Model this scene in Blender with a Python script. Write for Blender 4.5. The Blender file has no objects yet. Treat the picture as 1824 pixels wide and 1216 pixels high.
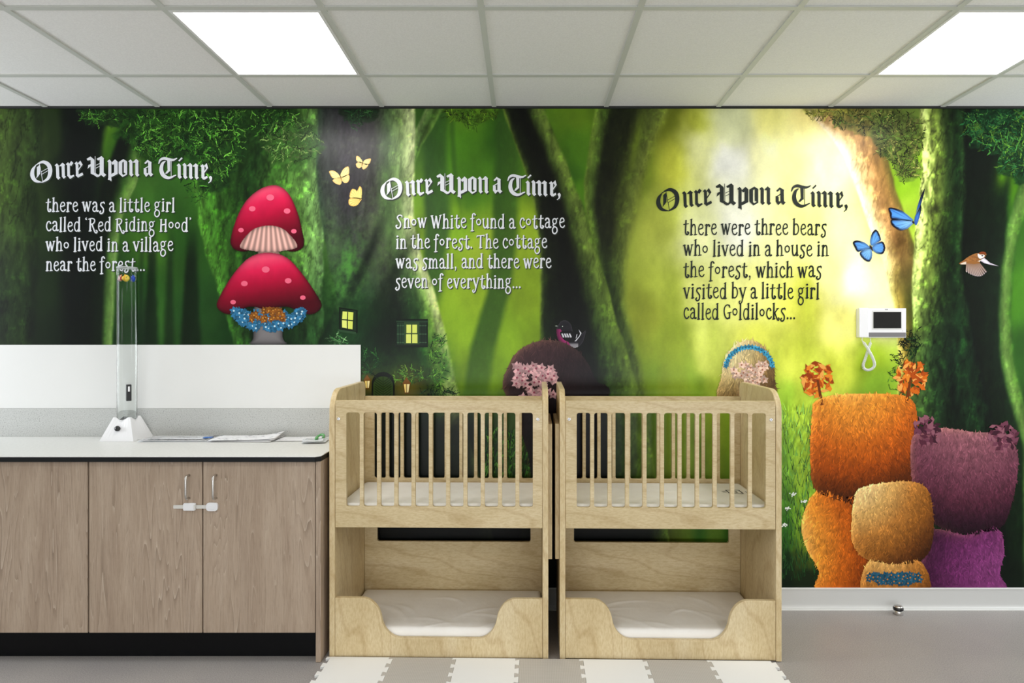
import bpy, bmesh, math, random
import numpy as np
from mathutils import Matrix, Vector

SC = bpy.context.scene
COL = SC.collection
R = math.radians

# ------------------------------------------------------------------ camera, world, exposure
EYE = 1.42            # camera height
FPX = 1119.0          # focal length in pixels of the 1824 px frame
WALL = 3.365          # distance of the printed wall
cd = bpy.data.cameras.new('camera')
cam = bpy.data.objects.new('camera', cd)
COL.objects.link(cam)
cam.location = (0, 0, EYE)
cam.rotation_euler = (R(90), 0, 0)
cd.sensor_width = 36
cd.lens = 36 * FPX / 1824
cd.shift_x = -23 / 1824
cd.shift_y = 2 / 1824
cd.clip_start = 0.05
SC.camera = cam

world = bpy.data.worlds.new('world')
SC.world = world
world.use_nodes = True
world.node_tree.nodes['Background'].inputs[0].default_value = (0.8, 0.9, 1, 1)
world.node_tree.nodes['Background'].inputs[1].default_value = 0.05

vs = SC.view_settings
vs.view_transform = 'Standard'
vs.look = 'None'
vs.exposure = 0.92
vs.gamma = 1
vs.use_curve_mapping = False

PANEL_POWER = 7.0     # radiance of the ceiling light diffusers
FILL_WINDOW_POWER = 4.5    # radiance of the added fill windows, all out of view

# ------------------------------------------------------------------ helpers
def lin(c):
    c = c / 255.0
    return c / 12.92 if c <= 0.04045 else ((c + 0.055) / 1.055) ** 2.4

def S(r, g, b):
    return (lin(r), lin(g), lin(b), 1.0)

def tolin(a):
    a = np.clip(a, 0, 1)
    return np.where(a <= 0.04045, a / 12.92, ((a + 0.055) / 1.055) ** 2.4)

def mat(name, col, rough=0.5, metal=0.0, spec=0.5):
    m = bpy.data.materials.new(name)
    m.use_nodes = True
    b = m.node_tree.nodes['Principled BSDF']
    b.inputs['Base Color'].default_value = col
    b.inputs['Roughness'].default_value = rough
    b.inputs['Metallic'].default_value = metal
    b.inputs['Specular IOR Level'].default_value = spec
    return m

class NT:
    """small shader-node builder"""
    def __init__(self, m):
        self.t = m.node_tree
        self.b = self.t.nodes['Principled BSDF']
    def n(self, kind, **kw):
        nd = self.t.nodes.new(kind)
        for k, v in kw.items():
            if k in nd.inputs and not hasattr(nd, k):
                nd.inputs[k].default_value = v
            else:
                setattr(nd, k, v)
        return nd
    def l(self, a, b):
        self.t.links.new(a, b)
    def coords(self, scale=(1, 1, 1), rot=(0, 0, 0)):
        tc = self.n('ShaderNodeTexCoord')
        mp = self.n('ShaderNodeMapping')
        mp.inputs['Scale'].default_value = scale
        mp.inputs['Rotation'].default_value = rot
        self.l(tc.outputs['Object'], mp.inputs['Vector'])
        return mp.outputs[0]
    def noise(self, vec, scale, detail=4, rough=0.6, dist=0.0):
        nd = self.n('ShaderNodeTexNoise')
        nd.inputs['Scale'].default_value = scale
        nd.inputs['Detail'].default_value = detail
        nd.inputs['Roughness'].default_value = rough
        nd.inputs['Distortion'].default_value = dist
        self.l(vec, nd.inputs['Vector'])
        return nd.outputs[0]
    def ramp(self, fac, stops):
        r = self.n('ShaderNodeValToRGB')
        e = r.color_ramp.elements
        e[0].position, e[0].color = stops[0]
        e[1].position, e[1].color = stops[1]
        for p, c in stops[2:]:
            x = e.new(p); x.color = c
        self.l(fac, r.inputs[0])
        return r.outputs[0]
    def mix(self, a, b, fac, mode='MIX'):
        x = self.n('ShaderNodeMix', data_type='RGBA', blend_type=mode)
        for s, v in ((0, fac), (6, a), (7, b)):
            if isinstance(v, (int, float, tuple)):
                x.inputs[s].default_value = v
            else:
                self.l(v, x.inputs[s])
        return x.outputs[2]
    def bump(self, h, strength, dist=0.002):
        x = self.n('ShaderNodeBump')
        x.inputs['Strength'].default_value = strength
        x.inputs['Distance'].default_value = dist
        self.l(h, x.inputs['Height'])
        self.l(x.outputs[0], self.b.inputs['Normal'])
    def color(self, c):
        self.l(c, self.b.inputs['Base Color'])

def tag(o, label=None, cat=None, group=None, kind=None):
    if label: o['label'] = label
    if cat: o['category'] = cat
    if group: o['group'] = group
    if kind: o['kind'] = kind
    return o

def obj(name, me, m=None, parent=None):
    o = bpy.data.objects.new(name, me)
    COL.objects.link(o)
    if m is not None:
        for x in (m if isinstance(m, (list, tuple)) else [m]):
            me.materials.append(x)
    if parent is not None:
        o.parent = parent
    return o

def empty(name, loc=(0, 0, 0), rz=0.0):
    o = bpy.data.objects.new(name, None)
    o.empty_display_size = 0.05
    COL.objects.link(o)
    o.location = loc
    o.rotation_euler = (0, 0, rz)
    return o

def me_from(bm, name='m', smooth=False):
    me = bpy.data.meshes.new(name)
    bm.to_mesh(me)
    bm.free()
    if smooth:
        for p in me.polygons: p.use_smooth = True
    return me

def box_into(bm, lo, hi, bevel=0.0, seg=2):
    r = bmesh.ops.create_cube(bm, size=1)
    v = r['verts']
    for x in v:
        x.co = Vector([lo[i] + (x.co[i] + 0.5) * (hi[i] - lo[i]) for i in range(3)])
    if bevel > 0:
        es = list({e for x in v for e in x.link_edges})
        bmesh.ops.bevel(bm, geom=es, offset=bevel, segments=seg, affect='EDGES', profile=0.5)

def box(name, lo, hi, m, parent=None, bevel=0.0, seg=2):
    bm = bmesh.new()
    box_into(bm, lo, hi, bevel, seg)
    return obj(name, me_from(bm, name), m, parent)

def pydata(name, verts, faces, m=None, parent=None, smooth=False):
    me = bpy.data.meshes.new(name)
    me.from_pydata([tuple(v) for v in verts], [], faces)
    me.update()
    if smooth:
        for p in me.polygons: p.use_smooth = True
    return obj(name, me, m, parent)

def tube_mesh(pts, rad, n=10, closed=False):
    """sweep a circle along points; rad may be a list"""
    pts = [Vector(p) for p in pts]
    N = len(pts)
    rads = rad if isinstance(rad, (list, tuple)) else [rad] * N
    verts, faces = [], []
    up = None
    for i, p in enumerate(pts):
        a = pts[max(i - 1, 0)]; b = pts[min(i + 1, N - 1)]
        t = (b - a).normalized()
        if up is None:
            up = Vector((0, 0, 1)) if abs(t.z) < 0.9 else Vector((1, 0, 0))
        s = t.cross(up).normalized(); up = s.cross(t).normalized()
        for k in range(n):
            q = 2 * math.pi * k / n
            verts.append(p + (s * math.cos(q) + up * math.sin(q)) * rads[i])
    for i in range(N - 1):
        for k in range(n):
            faces.append((i * n + k, i * n + (k + 1) % n, (i + 1) * n + (k + 1) % n, (i + 1) * n + k))
    faces.append(tuple(range(n - 1, -1, -1)))
    faces.append(tuple((N - 1) * n + k for k in range(n)))
    return verts, faces

def lathe(prof, n=32, closed=True):
    verts, faces = [], []
    for (r, z) in prof:
        for k in range(n):
            q = 2 * math.pi * k / n
            verts.append((r * math.cos(q), r * math.sin(q), z))
    for i in range(len(prof) - 1):
        for k in range(n):
            faces.append((i * n + k, i * n + (k + 1) % n, (i + 1) * n + (k + 1) % n, (i + 1) * n + k))
    if closed:
        faces.append(tuple(range(n - 1, -1, -1)))
        faces.append(tuple((len(prof) - 1) * n + k for k in range(n)))
    return verts, faces

def plate_mesh(outline, holes, thick, bevel=0.0, M=None):
    """a flat board cut to an outline with holes, its edges eased; edge faces get material 1"""
    cu = bpy.data.curves.new('tmp', 'CURVE')
    cu.dimensions = '2D'
    cu.fill_mode = 'BOTH'
    cu.extrude = thick / 2 - bevel
    cu.bevel_depth = bevel
    cu.bevel_resolution = 1
    cu.offset = -bevel
    for ring in [outline] + list(holes):
        sp = cu.splines.new('POLY')
        sp.points.add(len(ring) - 1)
        for p, q in zip(sp.points, ring):
            p.co = (q[0], q[1], 0, 1)
        sp.use_cyclic_u = True
    o = bpy.data.objects.new('tmp', cu)
    COL.objects.link(o)
    dg = bpy.context.evaluated_depsgraph_get()
    me = bpy.data.meshes.new_from_object(o.evaluated_get(dg))
    bpy.data.objects.remove(o)
    bpy.data.curves.remove(cu)
    bm = bmesh.new()
    bm.from_mesh(me)
    bmesh.ops.remove_doubles(bm, verts=bm.verts, dist=1e-5)
    bmesh.ops.recalc_face_normals(bm, faces=bm.faces)
    for f in bm.faces:
        f.material_index = 1 if abs(f.normal.z) < 0.9 else 0
        f.smooth = False
    if M is not None:
        bm.transform(M)
        if M.determinant() < 0:
            bmesh.ops.reverse_faces(bm, faces=bm.faces)
    bm.to_mesh(me)
    bm.free()
    me.materials.clear()
    return me

def rrect(x0, y0, x1, y1, r, n=5):
    pts = []
    for cx, cy, a0 in ((x1 - r, y1 - r, 0), (x0 + r, y1 - r, 90), (x0 + r, y0 + r, 180), (x1 - r, y0 + r, 270)):
        for k in range(n + 1):
            a = R(a0 + 90 * k / n)
            pts.append((cx + r * math.cos(a), cy + r * math.sin(a)))
    return pts

def XZ(y):   # board in the x-z plane, thickness along y, centred on y
    return Matrix(((1, 0, 0, 0), (0, 0, 1, y), (0, 1, 0, 0), (0, 0, 0, 1)))
def YZ(x):   # board in the y-z plane, thickness along x
    return Matrix(((0, 0, 1, x), (1, 0, 0, 0), (0, 1, 0, 0), (0, 0, 0, 1)))
def XY(z):
    return Matrix.Translation((0, 0, z))

def copy_tree(o, parent=None):
    c = o.copy()
    COL.objects.link(c)
    if parent is not None:
        c.parent = parent
    for ch in list(o.children):
        copy_tree(ch, c)
    return c

# ------------------------------------------------------------------ materials
M = {}
M['white_paint'] = mat('white_paint', S(226, 225, 221), 0.6)
M['ceiling_tile'] = mat('ceiling_tile', S(232, 231, 228), 0.85, spec=0.2)
t = NT(M['ceiling_tile']); v = t.coords((1, 1, 1))
t.color(t.ramp(t.noise(v, 160, 3), [(0.3, S(228, 227, 224)), (0.7, S(238, 237, 234))]))
M['grid_metal'] = mat('grid_metal', S(200, 202, 195), 0.45)
M['top_shadow_strip'] = mat('top_shadow_strip', S(22, 24, 22), 0.6)
M['diffuser'] = mat('diffuser', (1, 1, 1, 1), 0.5)
t = NT(M['diffuser'])
t.b.inputs['Emission Color'].default_value = (1.0, 0.985, 0.95, 1)
t.b.inputs['Emission Strength'].default_value = PANEL_POWER
M['light_frame'] = mat('light_frame', S(228, 228, 226), 0.4)

M['floor'] = mat('vinyl_floor', S(165, 160, 157), 0.42)
t = NT(M['floor']); v = t.coords()
f1 = t.ramp(t.noise(v, 210, 3, 0.7), [(0.36, S(128, 123, 121)), (0.62, S(184, 179, 176))])
f2 = t.ramp(t.noise(v, 3.0, 3, 0.5), [(0.3, S(150, 146, 146)), (0.7, S(166, 161, 157))])
t.color(t.mix(f1, f2, 0.48))
t.bump(t.noise(v, 300, 2), 0.08)
M['skirting'] = mat('skirting_vinyl', S(206, 206, 204), 0.4)
M['weld'] = mat('weld_line', S(236, 236, 234), 0.4)

def oak(name, seed):
    m = mat(name, S(160, 140, 120), 0.5, spec=0.3)
    t = NT(m)
    tc = t.n('ShaderNodeTexCoord')
    mp = t.n('ShaderNodeMapping')
    mp.inputs['Location'].default_value = (seed, 0, seed * 0.37)
    t.l(tc.outputs['Object'], mp.inputs['Vector'])
    def st(sx, sz):
        q = t.n('ShaderNodeMapping'); q.inputs['Scale'].default_value = (sx, sx, sz)
        t.l(mp.outputs[0], q.inputs['Vector']); return q.outputs[0]
    big = t.noise(st(14, 1.6), 1.0, 4, 0.6, 0.9)
    base = t.ramp(big, [(0.28, S(158, 137, 118)), (0.52, S(176, 156, 136)), (0.75, S(188, 169, 150))])
    # figure: contour lines of a stretched noise, strongest in patches
    cn = t.noise(st(8.5, .5), 1.0, 2.5, 0.45, 0.3)
    mu = t.n('ShaderNodeMath', operation='MULTIPLY'); mu.inputs[1].default_value = 30.0
    t.l(cn, mu.inputs[0])
    fr = t.n('ShaderNodeMath', operation='FRACT'); t.l(mu.outputs[0], fr.inputs[0])
    vein = t.ramp(fr.outputs[0], [(0.0, S(212, 197, 180)), (0.12, S(178, 158, 139)), (0.70, S(170, 150, 131)), (1.0, S(118, 99, 83))])
    patch = t.ramp(t.noise(st(5, .9), 1.7, 3, 0.6), [(0.38, (.08, .08, .08, 1)), (0.66, (.62, .62, .62, 1))])
    c = t.mix(base, vein, patch)
    fine = t.ramp(t.noise(st(330, 12), 1.0, 4, 0.75, 0.8), [(0.32, S(108, 89, 74)), (0.5, S(255, 255, 255))])
    c = t.mix(c, fine, 0.30, 'MULTIPLY')
    fleck = t.ramp(t.noise(st(180, 5), 1.7, 2, 0.6), [(0.60, (0, 0, 0, 1)), (0.72, S(120, 116, 110))])
    c = t.mix(c, fleck, 0.22, 'ADD')
    t.color(c)
    t.bump(t.noise(st(260, 7), 1.0, 3, 0.7), 0.15)
    return m
M['oak'] = oak('grey_oak_laminate', 0.0)
M['oak2'] = oak('grey_oak_laminate_end', 4.1)
M['black_kick'] = mat('black_kick', S(9, 9, 11), 0.45, spec=.15)
M['black_edge'] = mat('black_edge', S(14, 16, 18), 0.45, spec=.25)
M['carcass'] = mat('carcass_dark', S(60, 50, 44), 0.6)
M['worktop'] = mat('worktop_white', S(228, 228, 224), 0.35)
t = NT(M['worktop']); v = t.coords()
t.color(t.ramp(t.noise(v, 90, 2), [(0.3, S(222, 222, 218)), (0.7, S(233, 233, 229))]))
M['upstand'] = mat('speckled_upstand', S(188, 189, 186), 0.4)
t = NT(M['upstand']); v = t.coords()
u1 = t.ramp(t.noise(v, 240, 2, 0.5), [(0.30, S(112, 112, 108)), (0.40, S(182, 183, 180)), (0.66, S(192, 193, 190)), (0.76, S(222, 222, 220))])
t.color(u1)
M['white_panel'] = mat('white_panel', S(226, 226, 224), 0.25)
M['steel'] = mat('brushed_steel', (0.62, 0.60, 0.57, 1), 0.28, 1.0)
M['chrome'] = mat('chrome', (0.75, 0.75, 0.78, 1), 0.15, 1.0)
M['white_plastic'] = mat('white_plastic', S(236, 236, 238), 0.35)
M['clear_strap'] = mat('milky_strap', S(214, 212, 206), 0.3)
M['black_plastic'] = mat('black_plastic', S(20, 20, 22), 0.3)
M['dark_slot'] = mat('dark_slot', S(60, 60, 62), 0.5)

def ply(name, c0, c1, c2, seed, direction):
    m = mat(name, c1, 0.42, spec=0.35)
    t = NT(m)
    tc = t.n('ShaderNodeTexCoord')
    mp = t.n('ShaderNodeMapping')
    mp.inputs['Location'].default_value = (seed, seed * 0.7, seed * 1.3)
    mp.inputs['Scale'].default_value = direction
    t.l(tc.outputs['Object'], mp.inputs['Vector'])
    a = t.noise(mp.outputs[0], 2.2, 4, 0.55, 1.2)
    base = t.ramp(a, [(0.28, c0), (0.5, c1), (0.75, c2)])
    wv = t.n('ShaderNodeTexWave', wave_type='BANDS', bands_direction='DIAGONAL')
    wv.inputs['Scale'].default_value = 2.3
    wv.inputs['Distortion'].default_value = 12.0
    wv.inputs['Detail'].default_value = 2.5
    wv.inputs['Detail Scale'].default_value = 0.8
    t.l(mp.outputs[0], wv.inputs['Vector'])
    ln = t.ramp(wv.outputs[0], [(0.0, S(196, 168, 124)), (0.12, S(255, 255, 255))])
    c = t.mix(base, ln, 0.24, 'MULTIPLY')
    fl = t.ramp(t.noise(mp.outputs[0], 60, 2, 0.6), [(0.35, S(226, 214, 192)), (0.6, S(255, 255, 255))])
    c = t.mix(c, fl, 0.5, 'MULTIPLY')
    t.color(c)
    return m
M['ply_v'] = ply('birch_ply_upright', S(209, 187, 143), S(220, 200, 158), S(229, 212, 175), 0.3, (2.2, 2.2, 0.7))
M['ply_h'] = ply('birch_ply_lengthwise', S(206, 186, 143), S(217, 198, 157), S(228, 211, 175), 2.7, (0.7, 2.2, 2.4))
def ply_edge(name, axis):
    m = mat(name, S(190, 160, 115), 0.55, spec=0.25)
    t = NT(m)
    tc = t.n('ShaderNodeTexCoord')
    sp = t.n('ShaderNodeSeparateXYZ')
    t.l(tc.outputs['Object'], sp.inputs[0])
    mu = t.n('ShaderNodeMath', operation='MULTIPLY'); mu.inputs[1].default_value = 1 / 0.0046
    t.l(sp.outputs[axis], mu.inputs[0])
    fr = t.n('ShaderNodeMath', operation='PINGPONG'); fr.inputs[1].default_value = 1.0
    t.l(mu.outputs[0], fr.inputs[0])
    c = t.ramp(fr.outputs[0], [(0.34, S(138, 108, 76)), (0.6, S(216, 192, 150))])
    t.color(c)
    return m
M['edge_x'] = ply_edge('ply_edge_across_x', 0)
M['edge_y'] = ply_edge('ply_edge_across_y', 1)
M['edge_z'] = ply_edge('ply_edge_across_z', 2)

M['sheet'] = mat('mattress_cover', S(246, 242, 236), 0.7, spec=0.2)
t = NT(M['sheet']); v = t.coords()
t.color(t.ramp(t.noise(v, 6, 3), [(0.3, S(243, 238, 231)), (0.7, S(250, 247, 242))]))
t.bump(t.noise(v, 14, 4, 0.6, 1.5), 0.25, 0.006)
M['mat_white'] = mat('foam_white', S(236, 236, 234), 0.6)
M['mat_grey'] = mat('foam_grey', S(186, 181, 173), 0.65)
t = NT(M['mat_grey']); v = t.coords((1, 1, 1), (0, 0, R(45)))
ck = t.n('ShaderNodeTexChecker'); ck.inputs['Scale'].default_value = 190
ck.inputs[1].default_value = S(178, 173, 165); ck.inputs[2].default_value = S(192, 187, 180)
t.l(v, ck.inputs[0]); t.color(ck.outputs[0]); t.bump(ck.outputs[1], 0.15)

def painted(name, rough, grain):
    m = mat(name, (0.2, 0.3, 0.1, 1), rough, spec=0.17)
    t = NT(m)
    a = t.n('ShaderNodeVertexColor', layer_name='paint')
    c = a.outputs[0]
    if grain:
        v = t.coords()
        g = t.ramp(t.noise(v, 95, 4, 0.7), [(0.3, S(214, 214, 214)), (0.62, S(255, 255, 255))])
        c = t.mix(c, g, grain, 'MULTIPLY')
    t.color(c)
    return m
M['print'] = painted('printed_vinyl', 0.30, 0.22)
M['print_plain'] = painted('printed_vinyl_motif', 0.30, 0.0)
M['letter_white'] = mat('lettering_pale_grey', S(222, 224, 230), 0.36)
M['letter_dark'] = mat('lettering_dark_green', S(14, 26, 19), 0.36, spec=.3)
M['letter_shadow'] = mat('lettering_drop_shadow', S(20, 34, 18), 0.36)

def glass(name, col, ior, rough=0.0):
    m = bpy.data.materials.new(name)
    m.use_nodes = True
    b = m.node_tree.nodes['Principled BSDF']
    b.inputs['Base Color'].default_value = col
    b.inputs['Transmission Weight'].default_value = 1.0
    b.inputs['Roughness'].default_value = rough
    b.inputs['IOR'].default_value = ior
    return m
M['acrylic'] = glass('clear_acrylic', (0.99, 0.995, 0.99, 1), 1.14)
M['poly_pocket'] = mat('plastic_pocket', S(212, 216, 220), 0.15)

# ------------------------------------------------------------------ room shell
XL, XR, YF, CEIL = -4.2, 4.2, -3.6, 2.685
YW = WALL + 0.004
tag(box('floor', (XL, YF, -0.1), (XR, YW + 0.1, 0), M['floor']), kind='structure')
tag(box('ceiling', (XL, YF, CEIL), (XR, YW + 0.1, CEIL + 0.1), M['ceiling_tile']), kind='structure')
tag(box('wall_back', (XL, YW, 0), (XR, YW + 0.1, CEIL), M['white_paint']), kind='structure')
tag(box('wall_left', (XL - 0.1, YF, 0), (XL, YW + 0.1, CEIL), M['white_paint']), kind='structure')
tag(box('wall_right', (XR, YF, 0), (XR + 0.1, YW + 0.1, CEIL), M['white_paint']), kind='structure')
tag(box('wall_front', (XL, YF - 0.1, 0), (XR, YF, CEIL), M['white_paint']), kind='structure')

# unseen windows added to brighten the ceiling and crib fronts: one at the mural end of each side wall, two low ones behind the camera
M['fill_daylight'] = mat('added_fill_pane', (0.02, 0.02, 0.02, 1), 0.1)  # glowing panes of the added windows
t = NT(M['fill_daylight'])
t.b.inputs['Emission Color'].default_value = (0.90, 0.95, 1.0, 1)
t.b.inputs['Emission Strength'].default_value = FILL_WINDOW_POWER
M['window_frame'] = mat('window_frame_white', S(230, 230, 230), .4)
def window(k, org, ux, uz, nrm, W, H, panes):
    """frame and panes on a wall; org is the lower corner, ux/uz the wall directions, nrm points into the room"""
    org, ux, uz, nrm = (Vector(q) for q in (org, ux, uz, nrm))
    B = Matrix((ux, uz, nrm)).transposed().to_4x4(); B.translation = org
    fr = .05
    bm = bmesh.new()
    box_into(bm, (0, 0, 0), (W, fr, .03)); box_into(bm, (0, H - fr, 0), (W, H, .03))
    pw = (W - fr) / panes
    for i in range(panes + 1):
        box_into(bm, (i * pw, fr, 0), (i * pw + fr, H - fr, .03))
    bm.transform(B)
    if B.determinant() < 0: bmesh.ops.reverse_faces(bm, faces=bm.faces)
    w = tag(obj('window_%d' % k, me_from(bm), M['window_frame']), kind='structure')
    for i in range(panes):
        q = [B @ Vector(c) for c in ((i * pw + fr, fr, .012), ((i + 1) * pw, fr, .012), ((i + 1) * pw, H - fr, .012), (i * pw + fr, H - fr, .012))]
        n = (q[1] - q[0]).cross(q[2] - q[0])
        pydata('pane', q, [(0, 1, 2, 3) if n.dot(nrm) > 0 else (3, 2, 1, 0)], M['fill_daylight'], w)
window(1, (XL, 2.15, .85), (0, 1, 0), (0, 0, 1), (1, 0, 0), 1.1, 1.6, 1)
window(2, (XR, 2.15, .85), (0, 1, 0), (0, 0, 1), (-1, 0, 0), 1.1, 1.6, 1)
window(3, (-3.1, YF, .12), (1, 0, 0), (0, 0, 1), (0, 1, 0), 2.9, .85, 3)
window(4, (.5, YF, .12), (1, 0, 0), (0, 0, 1), (0, 1, 0), 2.9, .85, 3)

# ceiling grid
bm = bmesh.new()
gx0, gy0 = -0.165, 2.97
zb = CEIL - 0.006
k0 = math.ceil((XL - gx0) / 0.6); k1 = math.floor((XR - gx0) / 0.6)
GX = [gx0 + 0.6 * k for k in range(k0, k1 + 1)]
GY = [gy0 - 0.6 * k for k in range(0, 11)]
for x in GX:
    box_into(bm, (x - 0.012, YF, zb), (x + 0.012, YW, CEIL + 0.001))
for y in GY:
    ed = [XL] + GX + [XR]
    for a, b in zip(ed[:-1], ed[1:]):
        if b - a > 0.03:
            box_into(bm, (a + 0.012, y - 0.012, zb), (b - 0.012, y + 0.012, CEIL + 0.001))
tag(obj('trim_1', me_from(bm), M['grid_metal']), kind='structure')
tag(box('trim_shadow', (XL, WALL - 0.006, CEIL - 0.013), (XR, YW, CEIL), M['top_shadow_strip']), kind='structure')  # dark strip standing in for the shadow along the mural's top edge

# skirting of welded vinyl, coved at the foot
bm = bmesh.new()
prof = [(WALL - 0.008, 0.109), (WALL - 0.010, 0.107), (WALL - 0.010, 0.02)]
for k in range(1, 6):
    a = R(90 * k / 5)
    prof.append((WALL - 0.010 - 0.018 * (1 - math.cos(a)), 0.02 - 0.018 * math.sin(a)))
prof += [(WALL - 0.028, 0.0005), (YW, 0.0005), (YW, 0.109)]
vs_, fs_ = [], []
for x in (-0.86, XR):
    for (y, z) in prof: vs_.append((x, y, z))
n = len(prof)
for i in range(n):
    fs_.append((i, (i + 1) % n, n + (i + 1) % n, n + i))
fs_ += [tuple(range(n - 1, -1, -1)), tuple(range(n, 2 * n))]
bm.free()
tag(pydata('baseboard_back', vs_, fs_, M['skirting']), kind='structure')
tag(box('trim_3', (-0.86, WALL - 0.0335, 0.0), (XR, WALL - 0.026, 0.0035), M['weld']), kind='structure')
tag(box('trim_4', (-0.86, WALL - 0.013, 0.1045), (XR, WALL, 0.1095), M['weld'], bevel=0.001), kind='structure')

# ------------------------------------------------------------------ ceiling lights
def ceiling_light(x, y, label, proto=[None]):
    if proto[0] is None:
        r = empty('ceiling_light', (x, y, CEIL))
        bm = bmesh.new()
        for lo, hi in (((-.288, -.288), (.288, -.276)), ((-.288, .276), (.288, .288)),
                       ((-.288, -.276), (-.276, .276)), ((.276, -.276), (.288, .276))):
            box_into(bm, (lo[0], lo[1], -0.008), (hi[0], hi[1], 0.002))
        obj('frame', me_from(bm), M['light_frame'], r)
        pydata('diffuser', [(-.2755, -.2755, -.005), (-.2755, .2755, -.005), (.2755, .2755, -.005), (.2755, -.2755, -.005)],
               [(0, 1, 2, 3)], M['diffuser'], r)
        proto[0] = r
    else:
        r = copy_tree(proto[0])
        r.location = (x, y, CEIL)
    tag(r, label, 'ceiling light', 'square light panels in the ceiling grid')
    return r
LX = (-1.065, 1.935)
ceiling_light(LX[0], 2.67, 'lit square ceiling panel above the left heading and worktop side')
ceiling_light(LX[1], 2.67, 'lit square ceiling panel above the wall intercom, cut by the right frame edge')
for x, nx in ((-1.065, 'worktop'), (1.935, 'intercom')):
    for y, ny in ((0.87, 'second row from the painted wall'), (-0.93, 'third row from the painted wall'), (-2.73, 'last row from the painted wall')):
        ceiling_light(x, y, 'lit square ceiling panel on the %s side, %s' % (nx, ny))



# ------------------------------------------------------------------ printed wall mural (a flat vinyl print)
SPX = FPX / WALL                       # photo pixels per metre on the wall
def wx(px): return (px - 935.0) / SPX
def wz(py): return EYE - (py - 610.0) / SPX
rng = np.random.RandomState(7)
_tabs = [rng.rand(256, 256) for _ in range(12)]
def vnoise(u, v, k):
    T = _tabs[k % 12]
    iu = np.floor(u).astype(int); iv = np.floor(v).astype(int)
    fu = u - iu; fv = v - iv
    fu = fu * fu * (3 - 2 * fu); fv = fv * fv * (3 - 2 * fv)
    a = T[iu & 255, iv & 255]; b = T[(iu + 1) & 255, iv & 255]
    c = T[iu & 255, (iv + 1) & 255]; d = T[(iu + 1) & 255, (iv + 1) & 255]
    return (a * (1 - fu) + b * fu) * (1 - fv) + (c * (1 - fu) + d * fu) * fv
def fbm(X, Y, sx, sy, o=4, k=0, g=.55):
    s = 0; w = 1; tot = 0
    for i in range(o):
        s = s + w * vnoise(X / sx * 2 ** i + 17.3 * i + 40, Y / sy * 2 ** i + 9.1 * i + 40, k + i)
        tot += w; w *= g
    return s / tot
def sstep(a, b, x):
    t = np.clip((x - a) / (b - a), 0, 1)
    return t * t * (3 - 2 * t)
def C(*c): return np.array(c, float) / 255.0

STEP = 1.8
gxs = np.concatenate([np.arange(-460, -30, 12.0), np.arange(-30, 1856, STEP), np.arange(1858, 2331, 12.0)])
gys = np.arange(189.5, 1047.5, STEP)
GXX, GYY = np.meshgrid(gxs, gys)

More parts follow.
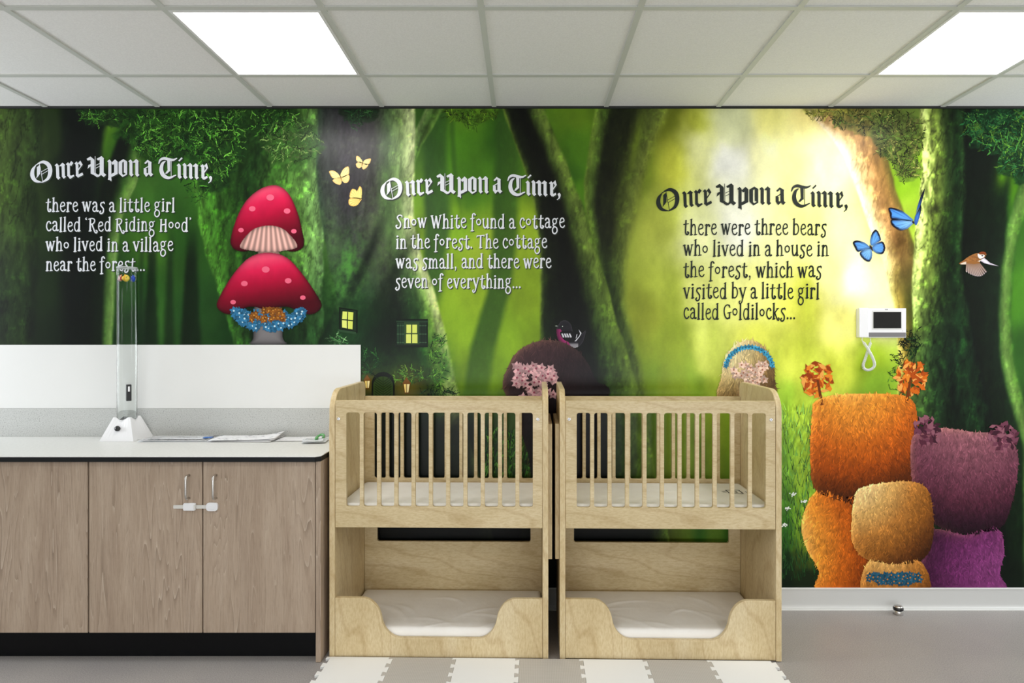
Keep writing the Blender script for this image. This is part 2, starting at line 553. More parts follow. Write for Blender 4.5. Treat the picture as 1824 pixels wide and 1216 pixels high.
# broad colour of the misty forest, as sampled points (x, y, colour)
BG = [
 (-300, 210, 60, 84, 36), (-200, 250, 84, 108, 48), (-160, 450, 50, 84, 34), (-420, 450, 60, 110, 36),  (-300, 300, 25, 45, 20), (-300, 700, 10, 20, 10), (0, 200, 70, 92, 42), (40, 260, 90, 112, 52), (95, 230, 42, 62, 26), (20, 400, 55, 78, 34), (70, 500, 30, 50, 22), (20, 590, 22, 38, 18),
 (140, 300, 10, 20, 12), (150, 500, 10, 22, 14), (150, 600, 14, 28, 18), (205, 250, 60, 110, 30), (190, 225, 110, 160, 40), (255, 330, 70, 118, 42), (300, 360, 62, 112, 40), (270, 440, 78, 128, 40),
 (330, 430, 45, 90, 30), (250, 510, 46, 96, 34), (290, 560, 60, 112, 40), (340, 560, 40, 84, 34), (240, 590, 30, 70, 28), (400, 290, 60, 118, 40), (470, 270, 40, 84, 30), (380, 330, 76, 140, 44), (440, 590, 22, 60, 22), (560, 590, 22, 55, 22),
 (200, 720, 10, 22, 12), (450, 720, 12, 26, 14),
 (775, 215, 60, 100, 36), (830, 210, 110, 160, 40), (830, 260, 86, 142, 34), (840, 320, 84, 138, 36), (820, 390, 140, 186, 42), (850, 440, 176, 204, 60), (800, 460, 160, 198, 46), (850, 520, 166, 200, 50), (830, 600, 158, 198, 46), (860, 650, 140, 182, 44), (900, 600, 150, 190, 46), (940, 420, 168, 198, 52), (945, 520, 150, 180, 46), (930, 300, 86, 132, 36), (890, 250, 60, 108, 30), (950, 610, 150, 186, 44),
 (1030, 215, 112, 148, 36), (1030, 260, 92, 140, 34), (1040, 330, 96, 150, 34), (1020, 300, 60, 104, 26), (1140, 215, 90, 108, 34), (1130, 290, 130, 150, 44),
 (1190, 215, 112, 122, 32), (1240, 215, 170, 176, 62), (1300, 215, 196, 200, 150), (1370, 215, 214, 208, 112), (1430, 210, 222, 208, 120), (1200, 290, 186, 190, 64), (1250, 260, 212, 214, 140), (1300, 290, 232, 232, 222), (1360, 280, 238, 236, 170), (1420, 270, 242, 236, 150), (1470, 300, 250, 246, 190), (1490, 250, 248, 232, 170),
 (1180, 400, 186, 196, 78), (1240, 420, 214, 218, 150), (1310, 400, 228, 228, 206), (1380, 420, 226, 226, 150), (1450, 390, 240, 234, 120), (1500, 400, 250, 240, 150), (1530, 500, 250, 244, 214), (1480, 480, 238, 232, 150),
 (1180, 510, 176, 190, 70), (1260, 520, 208, 212, 110), (1340, 520, 222, 222, 118), (1430, 540, 214, 216, 74), (1500, 580, 232, 226, 110), (1560, 560, 244, 240, 170), (1190, 600, 168, 190, 60), (1270, 620, 200, 212, 86), (1340, 600, 214, 218, 76), (1420, 640, 206, 216, 70), (1490, 650, 204, 214, 66), (1550, 640, 168, 198, 44), (1560, 690, 140, 180, 50),
 (1150, 680, 130, 160, 46), (1160, 560, 168, 180, 60), (1230, 690, 146, 180, 52), (1300, 760, 150, 180, 54), (1410, 730, 158, 200, 56), (1440, 780, 138, 190, 58), (1410, 830, 128, 180, 62), (1430, 900, 96, 160, 52), (1410, 960, 54, 110, 34), (1410, 1010, 20, 46, 22), (1500, 1030, 12, 26, 16), (1250, 830, 110, 140, 46), (1200, 800, 100, 130, 44), (1150, 760, 84, 116, 40), (1130, 860, 56, 82, 30), (1080, 850, 24, 22, 20), (1040, 780, 24, 16, 18), (1260, 950, 60, 104, 38), (1150, 955, 16, 24, 14), (1010, 950, 14, 14, 14),
 (700, 780, 14, 24, 16), (800, 830, 18, 22, 18), (870, 800, 40, 70, 24), (910, 840, 60, 100, 30), (930, 760, 70, 110, 30), (960, 830, 40, 24, 22), (800, 950, 14, 16, 16), (920, 950, 18, 22, 18),
 (1600, 240, 110, 130, 60), (1600, 330, 150, 196, 40), (1620, 290, 140, 180, 44), (1610, 390, 170, 200, 60), (1740, 250, 30, 66, 30), (1810, 230, 50, 100, 40), (1790, 310, 104, 160, 22), (1810, 420, 60, 110, 28), (1815, 520, 80, 140, 30), (1820, 640, 50, 100, 26), (1822, 300, 40, 90, 24), (1810, 760, 20, 40, 18), (1820, 900, 10, 20, 12), (1780, 1040, 6, 12, 10), (1700, 800, 12, 26, 14),
 (2100, 300, 40, 90, 30), (2100, 800, 14, 30, 14)]
num = np.zeros(GXX.shape + (3,)); den = np.zeros(GXX.shape)
wxn = GXX + 26 * (fbm(GXX, GYY, 60, 60, 3, 2) - .5) ; wyn = GYY + 40 * (fbm(GXX, GYY, 60, 60, 3, 5) - .5)
for (x, y, r_, g_, b_) in BG:
    d2 = ((wxn - x) / 1.0) ** 2 + ((wyn - y) / 1.35) ** 2
    w = 1.0 / (d2 + 260.0) ** 1.9
    num += w[..., None] * C(r_, g_, b_); den += w
IMG = num / den[..., None]
IMG *= (1 + .16 * (fbm(GXX, GYY, 38, 60, 4, 3)[..., None] - .5) * 2)

def lay(mask, col):
    global IMG
    IMG = IMG * (1 - mask[..., None]) + mask[..., None] * col
def edge_at(keys, y):
    ks = np.array(keys, float)
    yy = np.clip(y, ks[0, 0], ks[-1, 0])
    # smooth interpolation through the keys
    fine = np.linspace(ks[0, 0], ks[-1, 0], 400)
    v = np.interp(fine, ks[:, 0], ks[:, 1])
    kern = np.hanning(41); kern /= kern.sum()
    vp = np.r_[np.full(20, v[0]), v, np.full(20, v[-1])]
    v2 = np.convolve(vp, kern, 'valid')
    return np.interp(yy, fine, v2)
def stops(t, st):
    ts = [s[0] for s in st]
    return np.stack([np.interp(t, ts, [s[1][k] / 255 for s in st]) for k in range(3)], -1)
def trunk(L, Rr, cols, soft=(3, 3), alpha=1.0, bark=.5, crack=.5, seed=0, y0=None, y1=None, cols2=None, ymix=(400, 600), rough=5):
    wob = rough * (fbm(GXX, GYY, 26, 40, 3, seed) - .5)
    xl = edge_at(L, GYY) + wob; xr = edge_at(Rr, GYY) - wob
    m = sstep(-soft[0], soft[0], GXX - xl) * sstep(-soft[1], soft[1], xr - GXX) * alpha
    if y0 is not None: m = m * sstep(y0[0], y0[1], GYY)
    if y1 is not None: m = m * (1 - sstep(y1[0], y1[1], GYY))
    t = np.clip((GXX - xl) / np.maximum(xr - xl, 1), 0, 1)
    tw = np.clip(t + .10 * bark * (fbm(GXX, GYY, 18, 60, 4, seed + 1) - .5), 0, 1)
    c = stops(tw, cols)
    if cols2 is not None:
        q = sstep(ymix[0], ymix[1], GYY)[..., None]
        c = c * (1 - q) + stops(tw, cols2) * q
    b = fbm(GXX + 10 * fbm(GXX, GYY, 40, 40, 2, seed + 3), GYY, 9, 26, 4, seed + 2, .65)
    c = c * (1 + bark * 1.5 * (b - .5))[..., None]
    moss = sstep(.56, .72, fbm(GXX, GYY, 13, 13, 4, seed + 5, .7))
    c = c * (1 + (.40 * bark * moss)[..., None] * C(200, 255, 110))
    cr = fbm(GXX + .2 * GYY, GYY, 18, 84, 4, seed + 4, .6)
    cm = crack * (1 - sstep(.0, .035, np.abs(cr - .5))) * .42
    c = c * (1 - cm[..., None])
    lay(m, c)

# dim trunks in the mist
trunk([(190, 752), (400, 758), (620, 748)], [(190, 792), (400, 802), (520, 786), (620, 770)], [(0, (54, 92, 38)), (1, (66, 108, 42))], (7, 9), .9, .15, 0, 1, y1=(480, 640))
trunk([(190, 884), (420, 878), (520, 868), (620, 838), (760, 815)], [(190, 926), (420, 922), (520, 908), (620, 880), (760, 862)], [(0, (58, 96, 34)), (1, (70, 108, 38))], (7, 8), .88, .15, 0, 2, y1=(560, 900))
trunk([(190, 800), (300, 806), (420, 826)], [(190, 808), (300, 813), (420, 829)], [(0, (56, 96, 34)), (1, (66, 108, 38))], (4, 4), .6, 0, 0, 3, y1=(300, 430))
trunk([(420, 1196), (560, 1180), (760, 1168)], [(420, 1206), (560, 1212), (760, 1236)], [(0, (150, 166, 54)), (1, (160, 178, 56))], (10, 12), .5, .1, 0, 4, y0=(440, 560))
trunk([(400, 1432), (560, 1424), (720, 1412)], [(400, 1436), (560, 1452), (720, 1466)], [(0, (176, 188, 56)), (1, (186, 200, 60))], (12, 12), .45, .1, 0, 5, y0=(440, 560))
trunk([(400, 1268), (560, 1262), (720, 1256)], [(400, 1272), (560, 1280), (720, 1290)], [(0, (170, 186, 66)), (1, (176, 192, 70))], (12, 12), .4, .1, 0, 6, y0=(480, 620))
for (xa, w_, s_, a_) in ((262, 16, 7, .8), (298, 10, 8, .6), (330, 22, 9, .8), (248, 8, 10, .5)):
    trunk([(330, xa + 8), (480, xa), (640, xa - 8)], [(330, xa + 8 + w_ * .6), (480, xa + w_), (640, xa + w_ * 1.3)], [(0, (12, 26, 14)), (1, (18, 38, 20))], (6, 6), a_, .2, 0, s_, y0=(380, 470))

# left dark trunks
trunk([(189, -200), (1046, -200)], [(189, 70), (260, 76), (330, 62), (420, 74), (520, 60), (640, 66), (1046, 80)],
      [(0, (70, 92, 40)), (.72, (82, 104, 46)), (.88, (60, 82, 36)), (1, (30, 46, 22))], (3, 9), .9, .75, .9, 2,
      cols2=[(0, (14, 26, 12)), (.75, (32, 50, 24)), (.9, (40, 62, 26)), (1, (14, 24, 14))], ymix=(330, 560), rough=14)
trunk([(189, 108), (400, 112), (1046, 92)], [(189, 196), (260, 182), (330, 176), (420, 178), (520, 172), (1046, 170)],
      [(0, (16, 28, 16)), (.3, (8, 16, 12)), (.8, (10, 20, 14)), (1, (18, 34, 18))], (9, 6), .97, .4, .2, 3)
trunk([(189, 236), (240, 212), (290, 196), (330, 176), (480, 160), (1046, 150)], [(189, 284), (240, 258), (280, 252), (320, 250), (360, 226), (430, 211), (520, 205), (610, 200), (1046, 190)],
      [(0, (10, 20, 12)), (.42, (16, 28, 14)), (.62, (56, 92, 36)), (.82, (120, 158, 76)), (.95, (128, 164, 84)), (1, (70, 110, 44))], (6, 3), 1, .3, 0, 4,
      cols2=[(0, (10, 20, 12)), (.5, (18, 34, 18)), (.68, (84, 122, 54)), (.9, (132, 168, 90)), (1, (88, 132, 56))], ymix=(330, 430))
# mossy bark tree behind the red motif
trunk([(189, 440), (260, 380), (320, 344), (400, 356), (470, 372), (540, 398), (640, 424)], [(189, 575), (640, 575)],
      [(0, (96, 158, 56)), (.10, (76, 134, 44)), (.22, (48, 88, 30)), (.42, (28, 56, 22)), (.6, (62, 104, 40)), (.8, (92, 134, 62)), (.93, (120, 160, 92)), (1, (128, 164, 108))],
      (3, 3), .96, .9, .7, 5, cols2=[(0, (60, 110, 40)), (.25, (26, 54, 22)), (.6, (18, 40, 18)), (.85, (44, 84, 40)), (1, (50, 90, 44))], ymix=(430, 600), rough=12)
# the big house tree
trunk([(189, 566), (300, 562), (400, 572), (470, 586), (540, 604), (620, 560), (720, 540), (1046, 480)],
      [(189, 738), (250, 741), (330, 736), (420, 740), (470, 757), (520, 775), (600, 796), (700, 816), (800, 842), (1046, 900)],
      [(0, (52, 74, 52)), (.08, (60, 66, 62)), (.3, (62, 58, 66)), (.58, (62, 60, 60)), (.72, (84, 108, 68)), (.84, (150, 176, 112)), (.92, (206, 222, 158)), (1, (224, 234, 172))],
      (3, 3), 1, .6, .4, 6,
      cols2=[(0, (16, 36, 20)), (.2, (30, 74, 36)), (.45, (24, 52, 30)), (.62, (18, 34, 22)), (.8, (40, 84, 34)), (.89, (136, 180, 76)), (.94, (214, 232, 152)), (1, (206, 228, 130))], ymix=(420, 600))
def glow(cx, cy, rx, ry, col, a, nz=.0, seed=0, ang=0):
    ca, sa = math.cos(ang), math.sin(ang)
    dx, dy = GXX - cx, GYY - cy
    u = (dx * ca + dy * sa) / rx; v = (-dx * sa + dy * ca) / ry
    m = a * np.exp(-(u * u + v * v))
    if nz: m = np.clip(m * (1 + nz * 3 * (fbm(GXX, GYY, 9, 12, 4, seed, .7) - .5)), 0, 1)
    lay(m, C(*col))
glow(622, 490, 34, 76, (92, 156, 70), .72, .9, 1, R(8))
glow(590, 420, 16, 60, (104, 140, 86), .5, .9, 2)
glow(690, 400, 34, 120, (104, 140, 76), .5, .8, 3, R(6))
glow(648, 470, 9, 90, (20, 28, 22), .75, .3, 4, R(24))
glow(712, 470, 12, 80, (24, 36, 22), .7, .3, 5, R(26))
glow(690, 600, 40, 60, (14, 22, 16), .75, .2, 6)
glow(640, 570, 40, 40, (26, 60, 30), .6, .6, 7)
glow(700, 655, 50, 34, (36, 78, 30), .7, .8, 8)
glow(790, 650, 18, 60, (54, 110, 34), .55, .8, 9, R(-14))
glow(600, 625, 44, 18, (30, 66, 28), .6, .8, 10)
glow(745, 690, 40, 30, (30, 46, 22), .6, .6, 11)
# fork of the house tree
trunk([(189, 760), (230, 742), (300, 736)], [(189, 792), (220, 776), (260, 750), (300, 737)], [(0, (150, 176, 108)), (.3, (104, 138, 70)), (.6, (64, 92, 40)), (1, (120, 160, 70))], (3, 3), 1, .5, .3, 7, y1=(280, 300))
# right-hand tree of the centre pair
trunk([(189, 1060), (330, 1040), (380, 1043), (450, 1060), (520, 1084), (640, 1104)], [(189, 1196), (250, 1166), (320, 1146), (400, 1128), (470, 1112), (540, 1112), (640, 1138), (760, 1160)],
      [(0, (128, 156, 60)), (.12, (88, 112, 46)), (.24, (34, 40, 22)), (.5, (36, 42, 20)), (.68, (76, 88, 36)), (.85, (108, 122, 52)), (1, (134, 146, 60))], (3, 10), 1, .5, .3, 8,
      cols2=[(0, (40, 56, 24)), (.4, (60, 80, 34)), (1, (116, 138, 58))], ymix=(400, 520))
glow(1133, 255, 7, 44, (128, 150, 46), .7, .2, 3, R(10))
# left-hand tree of the centre pair
trunk([(189, 893), (260, 920), (330, 945), (410, 958), (500, 963), (600, 962), (720, 950), (1046, 920)],
      [(189, 966), (240, 988), (300, 1014), (370, 1040), (440, 1060), (500, 1080), (570, 1098), (640, 1122), (720, 1144), (800, 1160), (1046, 1210)],
      [(0, (132, 156, 60)), (.05, (60, 76, 32)), (.14, (26, 32, 18)), (.42, (15, 18, 13)), (.56, (20, 24, 14)), (.68, (66, 84, 36)), (.82, (110, 132, 58)), (.94, (118, 142, 60)), (1, (96, 122, 46))],
      (3, 3), 1, .55, .35, 9,
      cols2=[(0, (104, 130, 50)), (.06, (24, 38, 18)), (.2, (16, 24, 14)), (.5, (12, 16, 14)), (.62, (18, 26, 18)), (.72, (52, 74, 34)), (.88, (96, 124, 52)), (1, (124, 152, 62))], ymix=(430, 620))
# right-hand trees: warm leaning branch, then the mossy trunk
trunk([(189, 1716), (1046, 1640)], [(189, 1812), (300, 1800), (420, 1796), (560, 1790), (760, 1812), (1046, 1840)],
      [(0, (6, 14, 8)), (.5, (10, 20, 12)), (.8, (14, 30, 16)), (1, (20, 44, 20))], (6, 8), .97, .55, .4, 10)
glow(1788, 305, 10, 26, (110, 168, 22), .9, .2, 3, R(14))
trunk([(280, 1836), (340, 1812), (400, 1793), (480, 1783), (560, 1779), (640, 1781), (720, 1800), (800, 1824)], [(280, 1872), (340, 1846), (400, 1820), (480, 1804), (560, 1801), (640, 1806), (720, 1826), (800, 1850)],
      [(0, (70, 108, 46)), (.4, (120, 156, 76)), (.8, (96, 138, 56)), (1, (60, 104, 36))], (4, 4), .95, .4, .2, 11, y0=(280, 330))
trunk([(189, 1430), (240, 1478), (280, 1506), (340, 1526), (400, 1546), (460, 1571), (520, 1588), (580, 1598), (640, 1602), (720, 1600), (1046, 1560)],
      [(189, 1545), (260, 1578), (330, 1592), (400, 1618), (450, 1634), (500, 1643), (600, 1650), (1046, 1650)],
      [(0, (255, 246, 212)), (.10, (246, 226, 176)), (.26, (214, 178, 118)), (.52, (184, 138, 84)), (.8, (150, 116, 64)), (1, (112, 104, 46))], (3, 3), 1, .4, .3, 3,
      cols2=[(0, (210, 196, 92)), (.2, (176, 154, 66)), (.42, (96, 94, 36)), (.7, (50, 60, 24)), (1, (66, 80, 30))], ymix=(400, 560))
glow(1470, 215, 40, 16, (150, 110, 60), .55, .5, 4, R(35))
trunk([(189, 1636), (280, 1645), (350, 1638), (430, 1627), (520, 1624), (600, 1627), (680, 1606), (760, 1590), (1046, 1560)],
      [(189, 1720), (330, 1724), (420, 1718), (500, 1717), (600, 1736), (760, 1772), (1046, 1800)],
      [(0, (188, 202, 112)), (.16, (160, 178, 88)), (.36, (118, 138, 60)), (.54, (48, 66, 28)), (.78, (22, 44, 20)), (.92, (34, 60, 28)), (1, (8, 16, 10))], (2.5, 4), 1, .95, .9, 5,
      cols2=[(0, (108, 130, 58)), (.18, (76, 104, 50)), (.4, (36, 62, 32)), (.6, (16, 32, 20)), (.8, (26, 54, 28)), (1, (8, 16, 12))], ymix=(440, 640))
glow(1668, 370, 22, 12, (40, 44, 22), .6, .5, 6, R(-30))
glow(1603, 430, 12, 22, (76, 54, 22), .65, .4, 7)
# dark foot of the wood and meadow
m = sstep(.0, 1.0, (GYY - 960) / 90 + .5 * (fbm(GXX, GYY, 30, 20, 3, 4) - .5)); lay(m * .85, C(12, 26, 15))
m = (GXX > 1380) * (GXX < 1500) * sstep(700, 740, GYY) * (1 - sstep(980, 1030, GYY))
IMG = IMG * (1 + (.5 * m * (fbm(GXX, GYY, 5, 14, 3, 8, .7) - .5))[..., None])
# leaf-dark canopy along the top
def canopy(cx, cy, rx, ry, col, a):
    d = ((GXX - cx) / rx) ** 2 + ((GYY - cy) / ry) ** 2 + 1.3 * (fbm(GXX, GYY, 26, 22, 4, 6, .65) - .5)
    m = a * (1 - sstep(.75, 1.05, d))
    k = fbm(GXX, GYY, 8, 8, 4, 9, .75)
    lay(m, C(*col) * (.25 + 1.5 * k)[..., None])
for q in ((200, 200, 62, 30, (32, 60, 26), .85), (300, 230, 90, 62, (40, 84, 26), .8), (380, 260, 60, 80, (30, 62, 26), .8), (270, 262, 36, 30, (40, 80, 24), .7), (450, 215, 90, 40, (34, 66, 26), .8), (520, 255, 56, 50, (60, 100, 40), .7),
          (640, 200, 36, 20, (30, 52, 28), .8), (840, 196, 56, 22, (84, 120, 30), .8), (1545, 210, 70, 30, (104, 110, 52), .7), (1600, 240, 46, 52, (84, 100, 44), .75), (1616, 300, 26, 24, (84, 106, 44), .6), (1780, 220, 66, 60, (26, 66, 34), .92), (1810, 290, 36, 36, (22, 60, 28), .8), (1470, 196, 50, 12, (140, 140, 60), .6)):
    canopy(*q)
# soft lamp glow printed around the two little lanterns, and the arched door
glow(654, 684, 22, 22, (196, 140, 50), .55)
glow(724, 690, 30, 30, (190, 140, 40), .6)
glow(724, 690, 60, 40, (90, 110, 30), .25)
lay(.9 * sstep(700, 770, GYY) * (1 - sstep(830, 880, GXX)) * sstep(560, 600, GXX), C(18, 24, 18) * (.6 + .9 * fbm(GXX, GYY, 30, 60, 4, 3))[..., None])
lay(.9 * sstep(880, 930, GYY) * (1 - sstep(1150, 1200, GXX)) * sstep(560, 600, GXX), C(15, 17, 15))
IMG = np.clip(IMG, 0, 1)
IMG = IMG ** (1.1 - .26 * sstep(.45, .75, IMG.mean(-1)) * sstep(1120, 1230, GXX))[..., None]
IMG *= (1 - .10 * (1 - sstep(1120, 1220, GXX)) + .09 * sstep(.45, .7, IMG.mean(-1)) * sstep(1120, 1230, GXX))[..., None]
IMG = np.clip(IMG, 0, 1)

def add_paint(me, cols):
    """cols: (n,3) display colours per vertex"""
    at_ = me.color_attributes.new('paint', 'FLOAT_COLOR', 'POINT')
    a = np.ones((len(me.vertices), 4), np.float32)
    a[:, :3] = tolin(np.asarray(cols, float))
    at_.data.foreach_set('color', a.ravel())

def grid_mesh(name, xs, ys, cols, keep=None, layer=0):
    ny, nx = len(ys), len(xs)
    X, Y = np.meshgrid(xs, ys)
    co = np.stack([(X - 935.0) / SPX, np.full(X.shape, WALL - .0005 * layer), EYE - (Y - 610.0) / SPX], -1).reshape(-1, 3)
    idx = np.arange(ny * nx).reshape(ny, nx)
    q = np.stack([idx[1:, :-1], idx[1:, 1:], idx[:-1, 1:], idx[:-1, :-1]], -1).reshape(-1, 4)
    cols = cols.reshape(-1, 3)
    if keep is not None:
        q = q[keep.reshape(-1)]
        used = np.unique(q)
        re = np.full(ny * nx, -1); re[used] = np.arange(len(used))
        q = re[q]; co = co[used]; cols = cols[used]
    me = bpy.data.meshes.new(name)
    me.vertices.add(len(co)); me.vertices.foreach_set('co', co.astype(np.float32).ravel())
    me.loops.add(q.size); me.loops.foreach_set('vertex_index', q.astype(np.int32).ravel())
    me.polygons.add(len(q)); me.polygons.foreach_set('loop_start', np.arange(0, q.size, 4, dtype=np.int32))
    me.update(calc_edges=True)
    add_paint(me, cols)
    return me
mural = obj('wall_mural', grid_mesh('wall_mural', gxs, gys, IMG), M['print'])
tag(mural, 'glossy printed forest mural with three story texts covering the whole back wall', 'mural', kind='thing')

def polys_mesh(name, polys, cols, layer, m, parent=None, label=None):
    """flat printed polygons in photo pixels, one colour (or per-vertex colours) each"""
    V, F, K = [], [], []
    for ip_, (p, c) in enumerate(zip(polys, cols)):
        b = len(V); zoff = (ip_ % 331) * 1.5e-6
        for i, (x, y) in enumerate(p):
            V.append((wx(x), WALL - .0005 * layer - zoff, wz(y)))
            K.append(c[i] if isinstance(c, list) else c)
        a = sum(p[i][0] * p[(i + 1) % len(p)][1] - p[(i + 1) % len(p)][0] * p[i][1] for i in range(len(p)))
        f = list(range(b, b + len(p)))
        F.append(f if a < 0 else f[::-1])
    me = bpy.data.meshes.new(name)
    me.from_pydata(V, [], F)
    if K and K[0] is not None:
        add_paint(me, np.array(K))
    o = obj(name, me, m, parent if parent is not None else mural)
    if label: tag(o, label)
    return o

def smooth(P, n=8):
    P = [np.array(p, float) for p in P]; N = len(P); out = []
    for i in range(N):
        p0, p1, p2, p3 = P[i - 1], P[i], P[(i + 1) % N], P[(i + 2) % N]
        for k in range(n):
            t = k / n
            out.append(tuple(.5 * ((2 * p1) + (-p0 + p2) * t + (2 * p0 - 5 * p1 + 4 * p2 - p3) * t * t + (-p0 + 3 * p1 - 3 * p2 + p3) * t ** 3)))
    return out
def inside(poly, X, Y):
    m = np.zeros(X.shape, bool); n = len(poly)
    for i in range(n):
        x0, y0 = poly[i]; x1, y1 = poly[(i + 1) % n]
        c = (y0 > Y) != (y1 > Y)
        if c.any():
            m ^= c & (X < (x1 - x0) * (Y - y0) / (y1 - y0 + 1e-12) + x0)
    return m
def edge_dist(poly, X, Y):
    d = np.full(X.shape, 1e9); n = len(poly)
    for i in range(n):
        x0, y0 = poly[i]; x1, y1 = poly[(i + 1) % n]
        dx, dy = x1 - x0, y1 - y0
        t = np.clip(((X - x0) * dx + (Y - y0) * dy) / (dx * dx + dy * dy + 1e-9), 0, 1)
        d = np.minimum(d, (X - x0 - t * dx) ** 2 + (Y - y0 - t * dy) ** 2)
    return np.sqrt(d)
def painted_shape(name, poly, colfn, layer, step=1.0, parent=None, label=None):
    P = np.array(poly)
    xs = np.arange(P[:, 0].min() - step, P[:, 0].max() + 2 * step, step)
    ys = np.arange(max(P[:, 1].min() - step, 190), min(P[:, 1].max() + 2 * step, 1047.0), step)
    X, Y = np.meshgrid(xs, ys)
    ins = inside(poly, X, Y)
    d = edge_dist(poly, X, Y)
    c = np.clip(colfn(X, Y, d), 0, 1)
    cx = (xs[:-1] + xs[1:]) / 2; cy = (ys[:-1] + ys[1:]) / 2
    keep = inside(poly, *np.meshgrid(cx, cy))
    o = obj(name, grid_mesh(name, xs, ys, c, keep, layer), M['print_plain'], parent if parent is not None else mural)
    if label: tag(o, label)
    return o

# ---- leaves of the canopy, ivy and grass: small painted blades
rnd = random.Random(11)
def leaf(x, y, L, w, a):
    ca, sa = math.cos(a), math.sin(a)
    pts = [(-L / 2, 0), (-.1 * L, w / 2), (L / 2, 0), (-.1 * L, -w / 2)]
    return [(x + u * ca - v * sa, y + u * sa + v * ca) for u, v in pts]
def leaves(name, regions, layer, label=None, sprig=True):
    P, K = [], []
    for (cx, cy, rx, ry, n, cols, L) in regions:
        for k in range(int(n * 1.8)):
            a = rnd.random() * 2 * math.pi; q = math.sqrt(rnd.random())
            x, y = cx + rx * q * math.cos(a), cy + ry * q * math.sin(a)
            if y < 196 or y > 1040: continue
            b = rnd.uniform(0, 2 * math.pi); c = np.array(rnd.choice(cols), float) / 255
            s = rnd.uniform(.4, 1.25)
            for j in range(4 if sprig else 1):
                aa = b + rnd.uniform(-.9, .9)
                l = rnd.uniform(.5, .95) * L
                px, py = x + math.cos(b) * j * L * .45, y + math.sin(b) * j * L * .45
                if py < 196: continue
                P.append(leaf(px, py, l, l * rnd.uniform(.22, .36), aa))
                K.append(np.clip(c * s * rnd.uniform(.8, 1.2), 0, 1))
    return polys_mesh(name, P, K, layer, M['print_plain'], label=label)
G1 = [(22, 46, 20), (44, 92, 30), (74, 138, 44), (100, 164, 58), (30, 66, 26)]
G2 = [(60, 96, 44), (92, 130, 60), (120, 150, 80), (44, 76, 34)]
G3 = [(14, 48, 24), (26, 78, 40), (44, 104, 52), (66, 126, 54), (90, 140, 46)]
G4 = [(70, 80, 36), (98, 104, 50), (128, 130, 66), (52, 62, 26), (84, 112, 44)]
leaves('canopy_leaves', [(190, 205, 46, 16, 40, G1, 9), (300, 232, 76, 44, 190, G1, 9), (385, 255, 42, 66, 130, G1, 10), (275, 262, 30, 22, 40, G1, 9), (460, 212, 66, 22, 70, G1, 9), (520, 250, 46, 40, 80, G2, 9), (352, 322, 30, 34, 40, G1, 8)], 1, 'clump of dark green leaves over the first story text')
leaves('canopy_leaves', [(640, 202, 26, 12, 34, [(26, 60, 30), (48, 90, 44), (20, 40, 24)], 8), (632, 222, 8, 10, 8, [(40, 84, 44)], 7)], 1, 'small dark leaf tuft hanging over the yellow butterflies')
leaves('canopy_leaves', [(838, 200, 50, 12, 50, [(70, 110, 26), (104, 140, 34), (60, 92, 24)], 8), (842, 220, 14, 12, 14, [(70, 110, 28)], 7)], 1, 'yellow green leaf tuft over the second story text')
leaves('canopy_leaves', [(1540, 210, 60, 20, 70, G4, 9), (1602, 245, 40, 42, 110, G4, 10), (1618, 298, 22, 20, 34, G4, 9), (1470, 202, 36, 6, 20, [(150, 150, 64), (120, 124, 50)], 8)], 1, 'olive leaf clump over the leaning brown trunk')
leaves('canopy_leaves', [(1778, 225, 56, 36, 150, G3, 11), (1806, 280, 24, 34, 60, G3, 10), (1730, 208, 16, 10, 16, G3, 8)], 1, 'deep green leaf clump in the top right corner')
leaves('ivy_leaves', [(1622, 610, 18, 26, 30, [(14, 40, 16), (30, 70, 30), (8, 24, 12)], 8), (1604, 640, 14, 14, 8, [(16, 40, 18)], 8), (1592, 680, 8, 30, 8, [(20, 50, 20), (90, 140, 50)], 6)], 2, 'dark ivy beside the wall intercom')
leaves('moss_leaves', [(640, 645, 40, 26, 60, [(30, 74, 32), (44, 96, 40), (20, 50, 24)], 7), (728, 668, 30, 14, 40, [(80, 130, 40), (44, 90, 30), (110, 150, 50)], 7), (780, 640, 16, 50, 60, [(60, 116, 36), (36, 80, 30), (96, 150, 50)], 7), (600, 605, 16, 6, 16, [(60, 120, 60), (120, 170, 110)], 7), (780, 700, 30, 8, 30, [(16, 40, 20), (30, 70, 30)], 7)], 1, 'mossy leaves around the tree house')
P, K = [], []
for k in range(900):
    x = rnd.uniform(1380, 1500); y = rnd.uniform(730, 1035)
    f = (y - 730) / 305
    base = np.array([150, 205, 84]) * (1 - f) + np.array([26, 66, 30]) * f
    h = rnd.uniform(8, 22); dx = rnd.uniform(-7, 7)
    P.append([(x - .8, y), (x + dx * .5 - .4, y - h * .6), (x + dx, y - h), (x + dx * .5 + .5, y - h * .6), (x + .8, y)])
    K.append(np.clip(base * rnd.uniform(.5, 1.25) / 255, 0, 1))
for k in range(300):
    x = rnd.uniform(860, 950); y = rnd.uniform(770, 850)
    P.append([(x - .8, y), (x + 2, y - 9), (x + rnd.uniform(-4, 8), y - rnd.uniform(8, 15)), (x + .8, y)]); K.append(np.array(rnd.choice(G1), float) / 255)
polys_mesh('meadow_grass', P, K, 1, M['print_plain'], label='bright meadow grass beside the intercom-side crib')
P, K = [], []
for (x, y) in ((1402, 905), (1432, 893), (1395, 935), (1412, 880)):
    for k in range(16):
        a = rnd.random() * 6.28; q = rnd.random() * 6.5
        cx, cy = x + q * math.cos(a), y + .55 * q * math.sin(a)
        P.append([(cx + 1.3 * math.cos(t * 1.05), cy + 1.3 * math.sin(t * 1.05)) for t in range(6)]); K.append(C(226, 232, 226))
    P.append([(x - .5, y + 2), (x + .5, y + 2), (x + 9, y + 40), (x + 8, y + 40)]); K.append(C(50, 90, 44))
